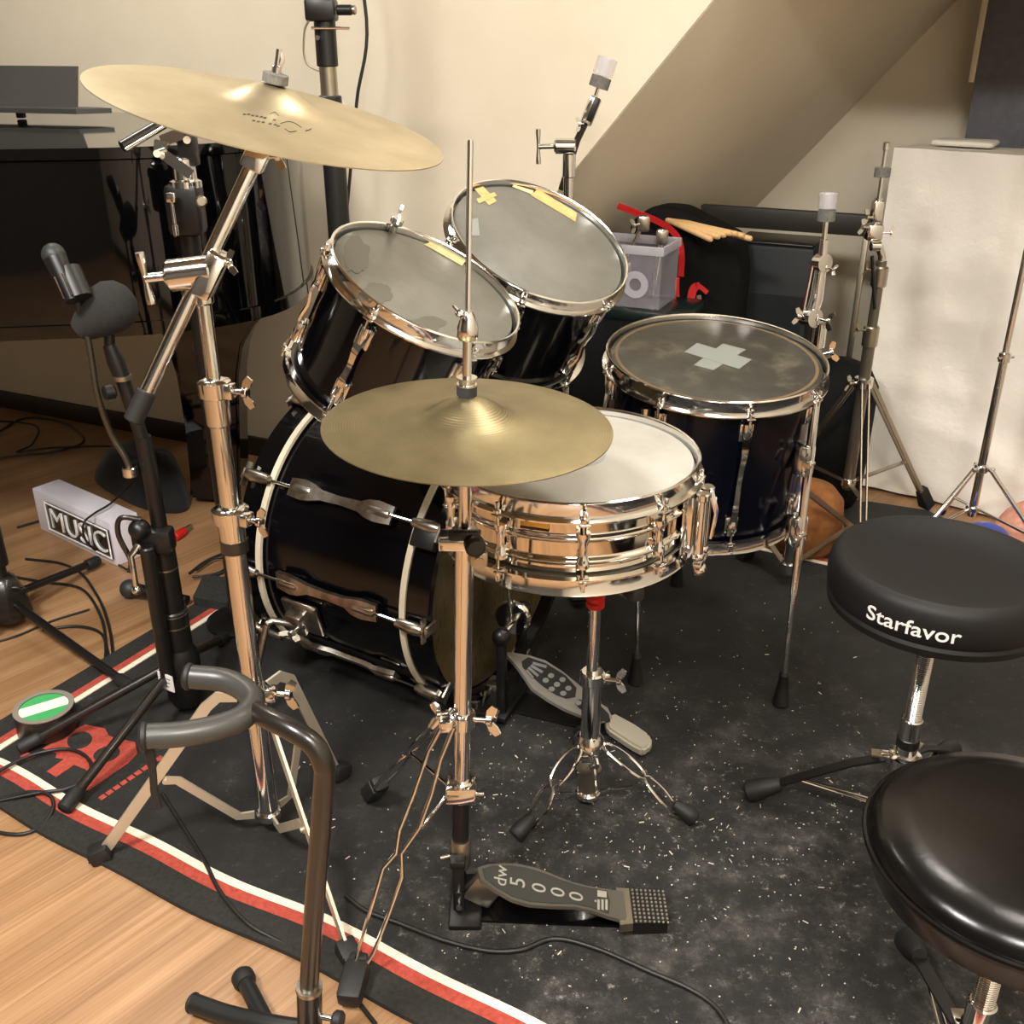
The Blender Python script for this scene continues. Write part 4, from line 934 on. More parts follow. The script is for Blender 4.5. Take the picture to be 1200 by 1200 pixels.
# microphone lying on the floor, red connector, yellow tape, black mat
MICM = mat('dark_mic_mesh', (60, 64, 62), .5, .5)
mk = Thing('microphone', 'small black microphone lying on the wood floor beside the black stand', 'microphone', tuple(fl(155, 700)))
h_ = fl(152, 690, .024); t_ = fl(225, 704, .018); d = (t_-h_).normalized()
mk.part('grille', MB().ball(h_, .024, seg=18), MICM); mk.part('body', MB().tube([h_+d*.012, h_+d*.028, h_+d*.16], [.018, .017, .011], 16), BLACK_METAL)
rc = Thing('cable_connector', 'red cable plug on the floor under the piano', 'plug', tuple(fl(211, 627)))
a = fl(205, 630, .012); b = fl(216, 622, .012); rc.part('sleeve', MB().cyl(a, b, .0115, 14, .002), RED_NYLON); rc.part('tip', MB().cyl(b, b+(b-a)*.7, .007, 12, .001), STEEL)
YEL = mat('yellow_tape', (214, 196, 70), .6)
yt = MB(); yt.ribbon([fl(101, 800, .002), fl(108, 799, .002), fl(118, 795, .004), fl(124, 789, .005)], .016, .001, (.3, .9, 0)); single('tape_strip', yt, YEL, 'short strip of yellow tape on the floor at the rug edge', 'tape')
def heap(name, label, cat, pts, h, m, seed, sub=18):
    """low soft heap over a floor outline"""
    rnd = random.Random(seed); c = sum((V(p) for p in pts), V((0, 0, 0)))/len(pts); mb = MB(); rings = []
    out = bez(pts, 6, True)
    for i in range(7):
        f = i/6; s = math.cos(f*PI/2)**.7 if i < 6 else .02; rg = []
        for p in out:
            q = c+(p-c)*s; nz = noise.noise(V((q.x*9, q.y*9, seed)))
            rg.append(V((q.x, q.y, .004+h*math.sin(f*PI/2)*(1+.5*nz)+(.012*nz if i else 0))))
        rings.append(mb.ring(rg))
    mb.loft(rings, cap1=True, cap0=True); return single(name, mb, m, label, cat, angle=70)
CLOTH = mat('black_cloth', (15, 15, 14), .9, sheen=.1)
heap('bag', 'black cloth bag slumped on the floor under the piano', 'bag', [fl(112, 565), fl(150, 590), fl(190, 602), fl(222, 596), fl(214, 560), fl(196, 540), fl(155, 530), fl(122, 545)], .085, CLOTH, 3)
mtb = MB(); g0 = fl(232, 705); mtb.slab([fl(228, 712, .002), fl(268, 720, .002), fl(280, 690, .002), fl(240, 686, .002)], (0, 0, .03)); single('effects_pedal', mtb, mottled('ribbed_black', [(.4, (22, 24, 22)), (.6, (52, 54, 50))], 300, .7), 'small dark ribbed box on the floor behind the boom stand tube', 'box')

# cables (each one its own object)
def cable(label, pix, r=.0035, z=.0045, group=None):
    pts = [fl(p[0], p[1], (p[2] if len(p) > 2 else z)) for p in pix]
    mb = MB(); mb.tube(bez(pts, 7), r, 8); return single('cable', mb, CABLE, label, 'cable', group, 80)
cable('black cable looping over the rug corner onto the wood floor', [(-30, 925, .02), (0, 903, .02), (40, 884, .018), (80, 878, .018), (104, 890, .018), (104, 912, .016), (75, 925, .016), (40, 930, .016), (-30, 945, .006)])
cable('black cable curling off the rug edge in the lower left corner', [(-30, 936, .006), (0, 936, .006), (35, 928, .016), (58, 932, .016), (62, 948, .012), (48, 968, .005), (20, 978, .004), (-30, 970, .004)])
cable('thin black cable crossing the front rug border onto the floor', [(190, 930, .0125), (215, 970, .0125), (240, 1010, .0125), (258, 1045, .0145), (290, 1082, .013), (330, 1105, .006), (390, 1140, .005), (440, 1200, .004)])
cable('black cable running past the hi-hat pedal across the rug', [(405, 1050, .0125), (430, 1068, .0125), (470, 1083, .0125), (520, 1102, .0125), (570, 1114, .0125), (610, 1113, .0125), (650, 1100, .0125), (700, 1112, .0125), (760, 1138, .0125), (810, 1160, .0125), (840, 1182, .0125), (860, 1215, .0125)], .0038)
cable('black cable loop on the floor by the skirting, under the piano', [(-30, 525), (0, 505), (30, 490), (70, 494), (95, 508), (95, 520), (60, 530), (20, 534), (-20, 540)])
cable('long black cable along the skirting under the piano', [(-30, 492), (40, 498), (38, 520), (20, 530), (60, 525), (130, 523), (200, 530)], z=.0125)
cable('black cable running from the left stand to the rug edge', [(30, 655), (70, 660), (95, 672), (112, 695), (122, 715), (130, 745), (132, 775), (128, 800)])
cable('black cable curving behind the left tripod hub', [(10, 675), (50, 682), (95, 690), (118, 722), (124, 760), (120, 795)])
cable('black cable arching low over the floor by the left stand', [(50, 738), (90, 734), (118, 742), (126, 765), (128, 790)])
cable('black cable lying in front of the sign', [(160, 560, .10), (132, 588, .136), (110, 602, .136), (98, 614, .128), (101, 634, .065), (122, 652, .008), (150, 668)], .0028)
for k, (lab, px) in enumerate((('upper black cable of the tangle behind the boom stand', [(222, 672), (240, 658), (262, 648), (275, 640)]), ('middle black cable of the tangle behind the boom stand', [(225, 676), (245, 674), (262, 668), (266, 655), (250, 655), (230, 668)]), ('lower black cable of the tangle behind the boom stand', [(232, 690), (250, 676), (268, 668), (290, 655)]))):
    cable(lab, px, z=.0045+k*.007)
cable('black cable under the sign leading to the left', [(20, 618), (45, 611), (70, 605), (95, 600)])
cable('thin dark red cable at the left edge of the floor', [(-20, 756), (20, 745), (60, 728), (105, 714)], .0025)
hc_ = MB(); hc_.tube(bez([V((-.46, 2.74, CEIL)), V((-.462, 2.74, 1.8)), at(427, 0, 2.74), at(418, 120, 2.74), at(408, 230, 2.74), at(402, 300, 2.74), at(404, 420, 2.76), V((-.44, 2.72, .06)), V((-.42, 2.70, .006)), V((-.3, 2.65, .005))], 8), .0042, 8)
single('hanging_cable', hc_, CABLE, 'black cable hanging down the wall beside the tall black pole', 'cable', angle=80)

# ------------------------------------------------------------------ black stands at the left
def tripod_legs(T, c, hubz, feet, m, r=.009, cap=True, capm=RUBBER):
    for f in feet:
        f = V(f); o = f-c; o.z = 0; o.normalize(); lg = MB(); top = c+o*.03+UZ*hubz; d = (f-top).normalized()
        lg.tube([top, f], r, 12); lo = T.part('leg', lg, m)
        if cap: T.part('rubber_foot', MB().tube([f-d*.035, f-d*.03, f+d*.006, f+d*.010], [r*1.05, r*1.45, r*1.5, r*1.1], 14), capm, parent=lo)
# stand at the left edge
lc = V((-1.165, 2.055, 0))
LS = Thing('microphone_stand', 'black tripod stand cut off by the left edge of the photo, with folded legs', 'stand', lc)
LS.part('tube', MB().tube([lc+UZ*.09, lc+V((.0, .0, .45)), lc+V((-.02, 0, 1.0))], .014, 16), BLACK_METAL)
LS.part('sleeve', MB().tube([lc+UZ*.16, lc+UZ*.30], .022, 18), BLACK_METAL)
hb = MB(); hb.lathe([(.052, .03), (.056, .045), (.050, .075), (.030, .125), (.020, .132)], lc, UZ, 6); LS.part('hub', hb, BLACK_SATIN)
LS.part('bolt', MB().cyl(lc+V((.02, -.02, .11)), lc+V((.065, -.03, .116)), .003, 8), CHROME)
tripod_legs(LS, lc, .07, [fl(150, 803, .016), fl(112, 658, .02), fl(-60, 790, .016)], BLACK_METAL, .0095)
# tall microphone stand in the middle left
mc = V((-.655, 1.713, 0))
MS = Thing('microphone_stand', 'thick black microphone stand with a white sticker, left of the boom stand', 'stand', mc)
def mz(z): return mc+V((-.012*max(0, z-.5)/.3, 0, z))
MS.part('outer_tube', MB().cyl(mc+UZ*.05, mc+UZ*.245, .027, 24, .003), BLACK_METAL)
MS.part('middle_tube', MB().cyl(mc+UZ*.24, mc+UZ*.40, .022, 24, .003), BLACK_METAL)
for z in (.21, .236): MS.part('steel_ring', MB().cyl(mc+UZ*z, mc+UZ*(z+.003), .0276, 24), STEEL)
MS.part('steel_ring', MB().cyl(mc+UZ*.335, mc+UZ*.338, .0226, 24), STEEL)
MS.part('inner_tube', MB().tube([mz(.39), mz(.5), mz(.60)], .0145, 18), BLACK_METAL)
MS.part('folded_arm', MB().cyl(mc+V((-.016, -.04, .10)), mc+V((-.014, -.04, .40)), .0135, 18, .003), BLACK_METAL)
ck = MB(); ck.box(mc+V((-.01, -.012, .40)), (.075, .04, .05), None, .01); ck.ball(mc+V((-.026, -.03, .43)), .02, seg=16); MS.part('clutch', ck, BLACK_METAL)
cr = MB(); cr.tube([mc+V((-.030, -.035, .40)), mc+V((-.042, -.05, .385)), mc+V((-.040, -.055, .325))], [.008, .006, .005], 12); cr.ball(mc+V((-.040, -.055, .318)), .010, seg=14); MS.part('crank_handle', cr, CHROME)
cr = MB(); cr.tube(bez([mc+V((-.02, -.03, .45)), mc+V((-.055, -.035, .455)), mc+V((-.064, -.035, .42)), mc+V((-.050, -.035, .37)), mc+V((-.056, -.035, .345))], 5), .005, 10); MS.part('hook_handle', cr, BLACK_SATIN)
hb = MB(); hb.lathe([(.028, .03), (.036, .05), (.036, .14), (.028, .16)], mc, UZ, 20); MS.part('hub', hb, BLACK_METAL)
stk = MB(); stk.box(mc+V((-.016, -.052, .112)), (.040, .002, .036), ((.85, -.5, 0), (.5, .85, 0), (0, 0, 1))); so_ = MS.part('sticker', stk, WHITE_PLASTIC, 'white sticker')
ln = MB()
for k in range(3): ln.box(mc+V((-.016, -.052, .112))+V((-.5, -.85, 0))*.0012+UZ*(.009-k*.009), (.028-.006*k, .0006, .0014), ((.85, -.5, 0), (.5, .85, 0), (0, 0, 1)))
MS.part('printed_lines', ln, BLACK_METAL, parent=so_)
tripod_legs(MS, mc, .12, [fl(28, 874, RZ+.012), fl(78, 944, RZ+.014), fl(262, 748, RZ+.012)], BLACK_SATIN, .0095)
up = MB(); p0 = mz(.58); p1 = at(143, 442, 1.713); p2 = at(128, 404, 1.713)
up.tube([p0, p1], .012, 16); MS.part('upper_tube', up, BLACK_METAL)
MS.part('steel_ring', MB().cyl(p1-UZ*.004, p1+UZ*.004, .0165, 20), STEEL)
MS.part('thumb_screw', MB().cyl(p1+V((-.012, -.01, -.022)), p1+V((-.028, -.022, -.022)), .013, 14, .003), BLACK_METAL)
MS.part('swivel', MB().tube([p1, p1+(p2-p1)*.5, p2], [.014, .015, .011], 16), BLACK_METAL)
gn = MB(); gp = bez([at(152, 549, 1.70), at(146, 535, 1.70), at(130, 508, 1.70), at(114, 462, 1.69), at(107, 420, 1.69), at(101, 388, 1.69), at(93, 362, 1.69)], 10)
gn.tube(gp, [.0052+.0007*(i % 2) for i in range(len(gp))], 10); MS.part('gooseneck', gn, mat('ribbed_grey_metal', (92, 88, 80), .35, .9), 'ribbed grey gooseneck')
MS.part('gooseneck_clamp', MB().cyl(at(152, 552, 1.70)-UZ*.01, at(152, 549, 1.70)+UZ*.004, .013, 16, .002), CHROME)
# microphones carried by that stand
fm = Thing('microphone', 'microphone under a bulky dark foam windscreen on the thick black stand', 'microphone', tuple(at(125, 360, 1.713)))
fc = at(127, 362, 1.713); wsx = MB(); ax = V((-.45, -.1, -.30)).normalized()
wsx.lathe([(.018, .064), (.026, .050), (.036, .026), (.0435, 0), (.042, -.020), (.033, -.036), (.018, -.045), (.002, -.047)], fc, ax, 28); fm.part('windscreen', wsx, FOAM)
fm.part('yoke', MB().tube([p2+UZ*-.004, p2+V((.004, 0, .022))], .009, 12), BLACK_METAL)
cm_ = Thing('microphone', 'slim black microphone tilted in its clip in front of the piano', 'microphone', tuple(at(75, 320, 1.69)))
a = at(63, 299, 1.69); b = at(86, 352, 1.66); d = (b-a).normalized()
cm_.part('grille', MB().ball(a, .0195, (1, 1, 1), 18), MICM)
cm_.part('body', MB().tube([a+d*.006, a+d*.03, b-d*.012, b], [.019, .0175, .0135, .0125], 18), BLACK_METAL)
cp = MB(); m_ = a+d*.05; s_ = d.cross(V((0, 1, 0))).normalized(); cp.tube([m_-d*.022+V((.006, .01, 0)), m_+d*.03+V((.006, .01, 0))], .0225, 14); cp.tube([m_+V((.01, .01, 0)), at(93, 362, 1.69)], .007, 12); cm_.part('clip', cp, BLACK_TUBE)
tr = MB(); tr.bar(m_-d*.018-s_*.004-V((0, .021, 0)), m_+d*.02-s_*.004-V((0, .021, 0)), .0025, .002); tr.bar(m_-d*.018+s_*.010-V((0, .019, 0)), m_+d*.02+s_*.010-V((0, .019, 0)), .0025, .002); cm_.part('clip_trim', tr, CHROME)

# black stand with the chrome hinged bracket under the crash cymbal
kc = V((-.636, 2.06, 0))
KS = Thing('bracket_stand', 'black telescopic stand with a chrome hinged bracket below the crash cymbal', 'stand', kc)
KS.part('base', MB().lathe([(.075, .003), (.075, .014), (.065, .020), (.02, .026)], kc+UZ*RZ*.0, UZ, 36), BLACK_METAL)
KS.part('tube', MB().cyl(kc+UZ*.02, kc+UZ*.96, .020, 20), BLACK_METAL)
zt = at(222, 214, 2.06).z; bx_ = at(216, 245, 2.06)
KS.part('clamp_body', MB().box(V((kc.x, kc.y, bx_.z)), (.066, .06, .098), None, .012), BLACK_METAL)
KS.part('chrome_cap', MB().lathe([(.020, -.004), (.031, -.002), (.031, .010), (.023, .013), (.022, .050), (.018, .053)], V((kc.x+.006, kc.y, zt-.006)), UZ, 24), CHROME)
KS.part('block', MB().box(at(220, 170, 2.06), (.034, .03, .075), None, .004), BLACK_METAL)
KS.part('bolt', MB().cyl(at(219, 164, 2.044), at(219, 164, 2.035), .007, 14), CHROME)
ar = MB(); ar.bar(at(224, 205, 2.035), at(188, 178, 2.035), .020, .005, (0, .2, 1)); ar.bar(at(188, 178, 2.035), at(189, 165, 2.035), .024, .008, (1, 0, 0)); ar.bar(at(189, 166, 2.04), at(215, 156, 2.04), .022, .005, (0, .3, 1)); ar.cyl(at(184, 180, 2.04), at(184, 180, 2.01), .007, 12); KS.part('hinged_arm', ar, CHROME)
tb = MB(); tb.tube([at(143, 172, 2.04), at(193, 143, 2.10)], .011, 14); KS.part('cross_tube', tb, BLACK_SATIN); tb = MB(); tb.tube([at(147, 176, 2.03), at(196, 147, 2.09)], .004, 10); KS.part('cross_rod', tb, CHROME)
wg = MB(); p = at(201, 234, 2.01); wg.box(p+UZ*.004, (.018, .014, .018), None, .003); wg.tube([p, p-UZ*.045], .004, 10); wg.cyl(p-UZ*.045, p-UZ*.068, .0065, 12, .002); KS.part('wing_bolt', wg, CHROME)
KS.part('knob', MB().cyl(at(236, 236, 2.035), at(236, 236, 2.01), .011, 14, .003), STEEL)

# tall black pole behind the crash cymbal
pc_ = V((-.388, 2.35, 0))
TS = Thing('tall_boom_stand', 'tall thick black pole stand rising behind the crash cymbal', 'stand', pc_)
z0 = at(385, 112, 2.35).z; z1 = at(380, 78, 2.35).z
TS.part('lower_tube', MB().cyl(pc_+UZ*.10, pc_+UZ*z0, .025, 24, .002), BLACK_TUBE)
TS.part('grey_sleeve', MB().cyl(pc_+UZ*(z0-.01), pc_+UZ*z1, .0185, 24), STEEL)
TS.part('upper_tube', MB().cyl(pc_+UZ*z1, pc_+UZ*1.75, .0225, 24, .002), BLACK_METAL)
cl = MB(); zz = at(375, 12, 2.35).z; cl.box(pc_+UZ*zz+V((-.004, -.005, 0)), (.062, .055, .042), None, .006); cl.cyl(pc_+UZ*(zz)+V((.03, -.02, -.0)), pc_+UZ*(zz)+V((.062, -.025, 0)), .010, 14, .002); TS.part('clamp', cl, BLACK_METAL)
TS.part('clamp_tip', MB().cyl(pc_+UZ*zz+V((.062, -.025, 0)), pc_+UZ*zz+V((.070, -.026, 0)), .009, 14, .002), STEEL)
zz = at(375, 33, 2.35).z; bt_ = MB(); bt_.cyl(pc_+UZ*zz+V((-.024, -.026, 0)), pc_+UZ*zz+V((.055, -.026, 0)), .0028, 8); bt_.cyl(pc_+UZ*zz+V((-.012, -.022, -.018)), pc_+UZ*zz+V((-.012, -.030, -.018)), .005, 10); TS.part('locking_pin', bt_, CHROME)
lp = MB(); lp.tube(bez([at(362, 24, 2.32), at(357, 36, 2.32), at(356, 62, 2.32), at(361, 76, 2.32), at(374, 83, 2.32)], 6), .0022, 8); TS.part('pin_wire', lp, STEEL)
tripod_legs(TS, pc_, .14, [(-.60, 2.50, .014), (-.40, 2.60, .014), (-.18, 2.42, .014)], BLACK_TUBE, .011)
TS.part('hub', MB().cyl(pc_+UZ*.10, pc_+UZ*.17, .034, 20, .004), BLACK_METAL)

# ================================================================== STANDS AT THE BACK
def sleeve_top(T, p, d, r=.016, l=.03):
    """felt and clear sleeve at the top of a cymbal stand"""
    d = V(d).normalized(); T.part('felt', MB().lathe([(.004, 0), (r, .001), (r, .024), (.004, .025)], p, d, 20), FELT); T.part('plastic_sleeve', MB().lathe([(r*.55, .026), (r*1.02, .027), (r*1.02, .027+l), (r*.55, .029+l), (r*.55, .026)], p, d, 20), CLEAR_RIM, 'cloudy clear plastic sleeve')
def flat_tripod(T, c, ztop, zbr, feet, m, rub=RUBBER):
    hb = MB(); hb.lathe([(.016, -.014), (.024, -.012), (.024, .012), (.016, .014)], c+UZ*ztop, UZ, 20); hb.wing(c+UZ*ztop+V((-.022, -.008, 0)), (-1, -.3, .1), .020, UZ, .016); T.part('leg_collar', hb, CHROME)
    T.part('brace_collar', MB().cyl(c+UZ*(zbr-.012), c+UZ*(zbr+.012), .019, 18, .002), CHROME)
    for f in feet:
        f = V(f); o = f-c; o.z = 0; o.normalize(); s = o.cross(UZ); top = c+o*.022+UZ*ztop; d = (f-top).normalized(); lg = MB()
        for q in (-.009, .009): lg.ribbon([top+s*q, f-d*.05+s*q*.75, f-d*.03+s*q*.3], .011, .003, o.cross(f-top).cross(f-top))
        lo = T.part('leg', lg, m)
        br = MB(); br.ribbon([c+o*.018+UZ*zbr, top+(f-top)*.62], .014, .003, s); T.part('brace', br, m)
        fr_ = MB(); e = d.cross(s); fr_.slab([f-d*.065+s*.010+e*.008, f-d*.065-s*.010+e*.008, f-s*.019+e*.014, f+s*.019+e*.014], e*-.028); T.part('rubber_foot', fr_, rub, parent=lo)
# behind the floor tom
c2 = V((.683, 2.235, 0))
C2 = Thing('cymbal_stand', 'chrome cymbal stand with a clear topped felt, right behind the floor tom', 'stand', c2)
def on2(px, py, dy=0): return at(px, py, 2.235+dy)
ztop2 = on2(947, 385).z
C2.part('lower_tube', MB().cyl(c2+UZ*.04, c2+UZ*.44, .0135, 20, .002), CHROME)
C2.part('upper_tube', MB().cyl(c2+UZ*.42, c2+UZ*ztop2, .0105, 20, .002), CHROME)
ck = MB(); ck.cyl(c2+UZ*(ztop2-.045), c2+UZ*(ztop2+.015), .0165, 20, .003); ck.wing(c2+V((.014, -.01, ztop2-.055)), (1, -.3, .35), .022, UZ, .014); C2.part('height_collar', ck, CHROME)
k1 = on2(950, 372); k2 = on2(963, 308); k3 = on2(968, 258)
tl = MB(); tl.lathe([(.010, -.018), (.020, -.016), (.021, .016), (.010, .018)], k1, (.5, -1, .1), 20); tl.wing(k1+V((.015, -.015, 0)), (1, -.4, -.15), .020, UZ, .016); tl.wing(k1+V((-.015, 0, 0)), (-1, 0, .2), .018, UZ, .010); C2.part('tilter', tl, CHROME)
tl = MB(); tl.tube([k1, k1+(k2-k1)*.35+V((.004, 0, 0)), k2], [.014, .015, .012], 14); tl.bar(k1+V((-.018, .004, 0)), k2+V((-.018, .004, 0)), .010, .003); C2.part('arm', tl, CHROME)
tl = MB(); tl.lathe([(.010, -.014), (.019, -.012), (.020, .012), (.010, .014)], k2, (.5, -1, .1), 20); tl.wing(k2+V((.012, -.012, -.008)), (1, -.5, -.3), .012, UZ, .010); C2.part('ratchet', tl, CHROME)
tl = MB(); tl.tube([k2, k2+(k3-k2)*.55, k2+(k3-k2)*.56, k3], [.0095, .009, .0055, .0055], 14); C2.part('top_rod', tl, CHROME)
sleeve_top(C2, k3-UZ*.002, k3-k2, .0185, .030)
flat_tripod(C2, c2, .26, .06, [fl(872, 652, .015), (.97, 2.43, .018), (.60, 2.43, .016)], STEEL)

# taller grey stand in front of the white sheet
c3 = V((.905, 2.53, 0))
C3 = Thing('cymbal_stand', 'worn grey boom stand with flat legs, just left of the white sheet', 'stand', c3)
def on3(px, py, dy=0): return at(px, py, 2.53+dy)
GREYT = mat('worn_grey_tube', (120, 116, 104), .35, .8)
def zat3(py): return on3(1012, py).z
C3.part('lower_tube', MB().cyl(c3+UZ*.14, c3+UZ*zat3(385), .0150, 20, .002), GREYT)
C3.part('middle_tube', MB().cyl(c3+UZ*zat3(390), c3+UZ*zat3(305), .0125, 20, .002), GREYT)
for y in (392, 322): ck = MB(); ck.cyl(c3+UZ*zat3(y+14), c3+UZ*zat3(y-10), .0195, 20, .003); ck.wing(c3+UZ*zat3(y-6)+V((-.018, -.008, 0)), (-1, -.3, .15), .016, UZ, .020); C3.part('height_collar', ck, STEEL)
ta = c3+UZ*zat3(300); tb_ = on3(1024, 272); tc_ = on3(1030, 232); te = on3(1038, 174)
C3.part('upper_tube', MB().tube([c3+UZ*zat3(312), ta, tb_], .0105, 16), CHROME)
tl = MB(); tl.box(tb_, (.04, .034, .04), None, .008); tl.wing(tb_+V((.018, -.012, .0)), (1, -.2, .05), .014, UZ, .016); tl.wing(tb_+V((-.018, -.012, .012)), (-1, -.2, .2), .018, UZ, .012); tl.cyl(tb_+V((-.01, -.02, -.03)), tb_+V((.015, -.02, -.03)), .012, 14, .002); C3.part('tilter', tl, CHROME)
tl = MB(); tl.tube([tb_, tc_], .009, 14); tl.wing(tb_+(tc_-tb_)*.45+V((-.01, -.008, 0)), (-1, -.2, .1), .018, UZ, .012); tl.box(tb_+(tc_-tb_)*.62, (.026, .026, .05), None, .006); C3.part('arm', tl, CHROME)
C3.part('top_rod', MB().tube([tc_, te], .005, 12), CHROME); dd = (te-tc_).normalized()
C3.part('felt', MB().lathe([(.004, 0), (.0185, .001), (.0185, .022), (.004, .023)], tc_+(te-tc_)*.42, dd, 20), FELT); C3.part('cap_nut', MB().cyl(te-dd*.004, te+dd*.014, .0075, 14, .002), CHROME)
C3.part('boom_tail', MB().cyl(on3(1022, 300, -.03), on3(1025, 362, -.03), .0045, 10), BLACK_METAL)
flat_tripod(C3, c3, zat3(448), .16, [fl(1086, 592, .02), fl(1010, 672, .018), (.74, 2.72, .016)], STEEL)
# slim chrome stand at the right edge
c4 = V((1.20, 2.42, 0))
C4 = Thing('slim_stand', 'slim chrome tripod stand in front of the white sheet at the right edge', 'stand', c4)
C4.part('lower_tube', MB().cyl(c4+UZ*.11, c4+UZ*.545, .0105, 18, .001), CHROME); C4.part('upper_tube', MB().cyl(c4+UZ*.53, c4+UZ*1.25, .0080, 18), CHROME)
ck = MB(); ck.cyl(c4+UZ*.525, c4+UZ*.55, .0145, 16, .002); ck.cyl(c4+V((-.02, -.01, .538)), c4+V((.022, .0, .538)), .0035, 8); C4.part('height_collar', ck, CHROME)
hb = MB(); hb.cyl(c4+UZ*.235, c4+UZ*.255, .018, 16, .003)
for q in (0, 2.1, 4.2): hb.box(c4+V((math.cos(q-.5)*.024, math.sin(q-.5)*.024, .245)), (.016, .012, .012), None, .003)
C4.part('leg_collar', hb, CHROME); C4.part('brace_collar', MB().cyl(c4+UZ*.125, c4+UZ*.14, .018, 16, .002), CHROME)
for q in (0, 2.1, 4.2):
    o = V((math.cos(q-.65), math.sin(q-.65), 0)); f = c4+o*.235+UZ*.012; top = c4+o*.024+UZ*.245; lg = MB(); lg.tube([top, f], .0062, 10); lo = C4.part('leg', lg, CHROME); br = MB(); br.tube([c4+o*.016+UZ*.132, top+(f-top)*.66], .004, 8); C4.part('brace', br, CHROME); C4.part('rubber_foot', foot_rubber(MB(), f, f-top, .0075, .010, .03), RUBBER, parent=lo)
# stand behind the right rack tom
c5 = V((.125, 2.36, 0))
C5 = Thing('cymbal_stand', 'chrome cymbal stand with a T-handle and clear sleeve behind the rack toms', 'stand', c5)
def on5(px, py, dy=0): return at(px, py, 2.36+dy)
C5.part('lower_tube', MB().cyl(c5+UZ*.05, c5+UZ*.50, .0140, 20), CHROME); C5.part('middle_tube', MB().cyl(c5+UZ*.48, c5+UZ*on5(660, 205).z, .0115, 20), CHROME); C5.part('upper_tube', MB().cyl(c5+UZ*on5(660, 208).z, c5+UZ*on5(660, 180).z, .0145, 20, .002), CHROME)
j5 = on5(664, 171); tl = MB(); tl.cyl(j5+V((-.028, -.004, 0)), j5+V((.020, -.004, 0)), .0165, 22, .004); tl.tknob(j5+V((-.028, -.004, 0)), (-1, -.1, -.02), .036, .0048, .034, (.12, 0, 1)); C5.part('boom_tilter', tl, CHROME)
e5 = on5(676, 165); k5 = on5(691, 133); s5 = on5(702, 100); C5.part('boom', MB().tube([on5(658, 222, .02), e5, k5], .0075, 14), BLACK_SATIN)
tl = MB(); tl.box(k5+(s5-k5)*.1, (.026, .026, .06), ((1, 0, -.4), (0, 1, 0), (.4, 0, 1)), .005); tl.wing(k5+V((-.012, -.008, -.02)), (-1, -.2, -.1), .014, UZ, .008); C5.part('tilter', tl, CHROME)
C5.part('tilter_pad', MB().box(k5+(s5-k5)*.15+V((.004, -.012, 0)), (.014, .012, .05), ((1, 0, -.4), (0, 1, 0), (.4, 0, 1)), .003), BLACK_METAL)
d5 = (s5-k5).normalized(); C5.part('top_rod', MB().cyl(k5, s5, .004, 10), CHROME); sleeve_top(C5, s5-d5*.006, d5, .0215, .034)
flat_tripod(C5, c5, .28, .07, [(.30, 2.50, .014), (-.05, 2.52, .014), (.16, 2.13, RZ+.014)], STEEL)

# ================================================================== ALCOVE
CASEM = mottled('black_fabric_case', [(.3, (8, 8, 8)), (.7, (15, 15, 14))], 60, .8, spec=.2)
def rbox(mb, c, size, ax, bev): return mb.box(c, size, ax, bev)
AX = (E1, E2, UZ)
CT = .625
cs = Thing('equipment_case', 'black equipment case on the floor under the clear plastic box', 'case', (.33, 2.69, 0))
cs.part('body', MB().box(V((.31, 2.69, CT/2+.004)), (.36, .19, CT-.032), AX, .02), CASEM); cs.part('lid', MB().box(V((.31, 2.69, CT-.028)), (.37, .20, .034), AX, .012), GLASS_DARK)
pb = Thing('plastic_box', 'clear plastic box with metal parts sticking out, behind the right rack tom', 'box', (.35, 2.67, CT))
pcx = V((.318, 2.675, 0)); bw, bdp, bh = .185, .15, .155
wl = MB(); z0 = CT-.008
for s in (-1, 1):
    wl.box(pcx+E1*s*(bw/2)+UZ*(z0+bh/2), (.003, bdp, bh), AX); wl.box(pcx+E2*s*(bdp/2)+UZ*(z0+bh/2), (bw, .003, bh), AX)
wl.box(pcx+UZ*(z0+.003), (bw, bdp, .004), AX); pb.part('body', wl, CLEAR_THIN)
rmv = MB()
for s in (-1, 1):
    rmv.box(pcx+E1*s*(bw/2+.003)+UZ*(z0+bh-.010), (.007, bdp+.012, .022), AX, .002); rmv.box(pcx+E2*s*(bdp/2+.003)+UZ*(z0+bh-.010), (bw+.012, .007, .022), AX, .002)
pb.part('rim', rmv, CLEAR_RIM)
cl = MB(); cl.lathe([(.016, 0), (.034, .002), (.034, .005), (.016, .005)], pcx+E1*.03-E2*(bdp/2+.003)+UZ*(z0+.06), -E2, 24, True); pb.part('embossed_ring', cl, CLEAR_RIM)
def metal_part(label, pA, pB, r, head):
    t = Thing('hardware_part', label, 'metal part', tuple(pA), 'metal parts in the clear box')
    t.part('rod', MB().tube([pA, pB], r, 12), CHROME); h = MB(); h.box(pB, (.03, .024, .04), None, .007); h.wing(pB+V((-.012, -.01, 0)), (-1, -.4, -.2), .018, UZ, .012) if head else h.cyl(pB, pB+V((.0, 0, .02)), .012, 14, .003); t.part('clamp', h, CHROME_WORN)
metal_part('long chrome rod leaning in the clear plastic box', pcx+V((-.075, -.02, z0+.012)), pcx+V((.015, -.02, z0+bh+.045)), .005, True)
metal_part('short chrome piece at the right end of the clear plastic box', pcx+V((.05, .0, z0+.012)), pcx+V((.065, -.01, z0+bh+.010)), .006, False)
metal_part('wide chrome piece lying low inside the clear plastic box', pcx+V((-.06, .03, z0+.014)), pcx+V((-.02, .03, z0+.075)), .012, False)
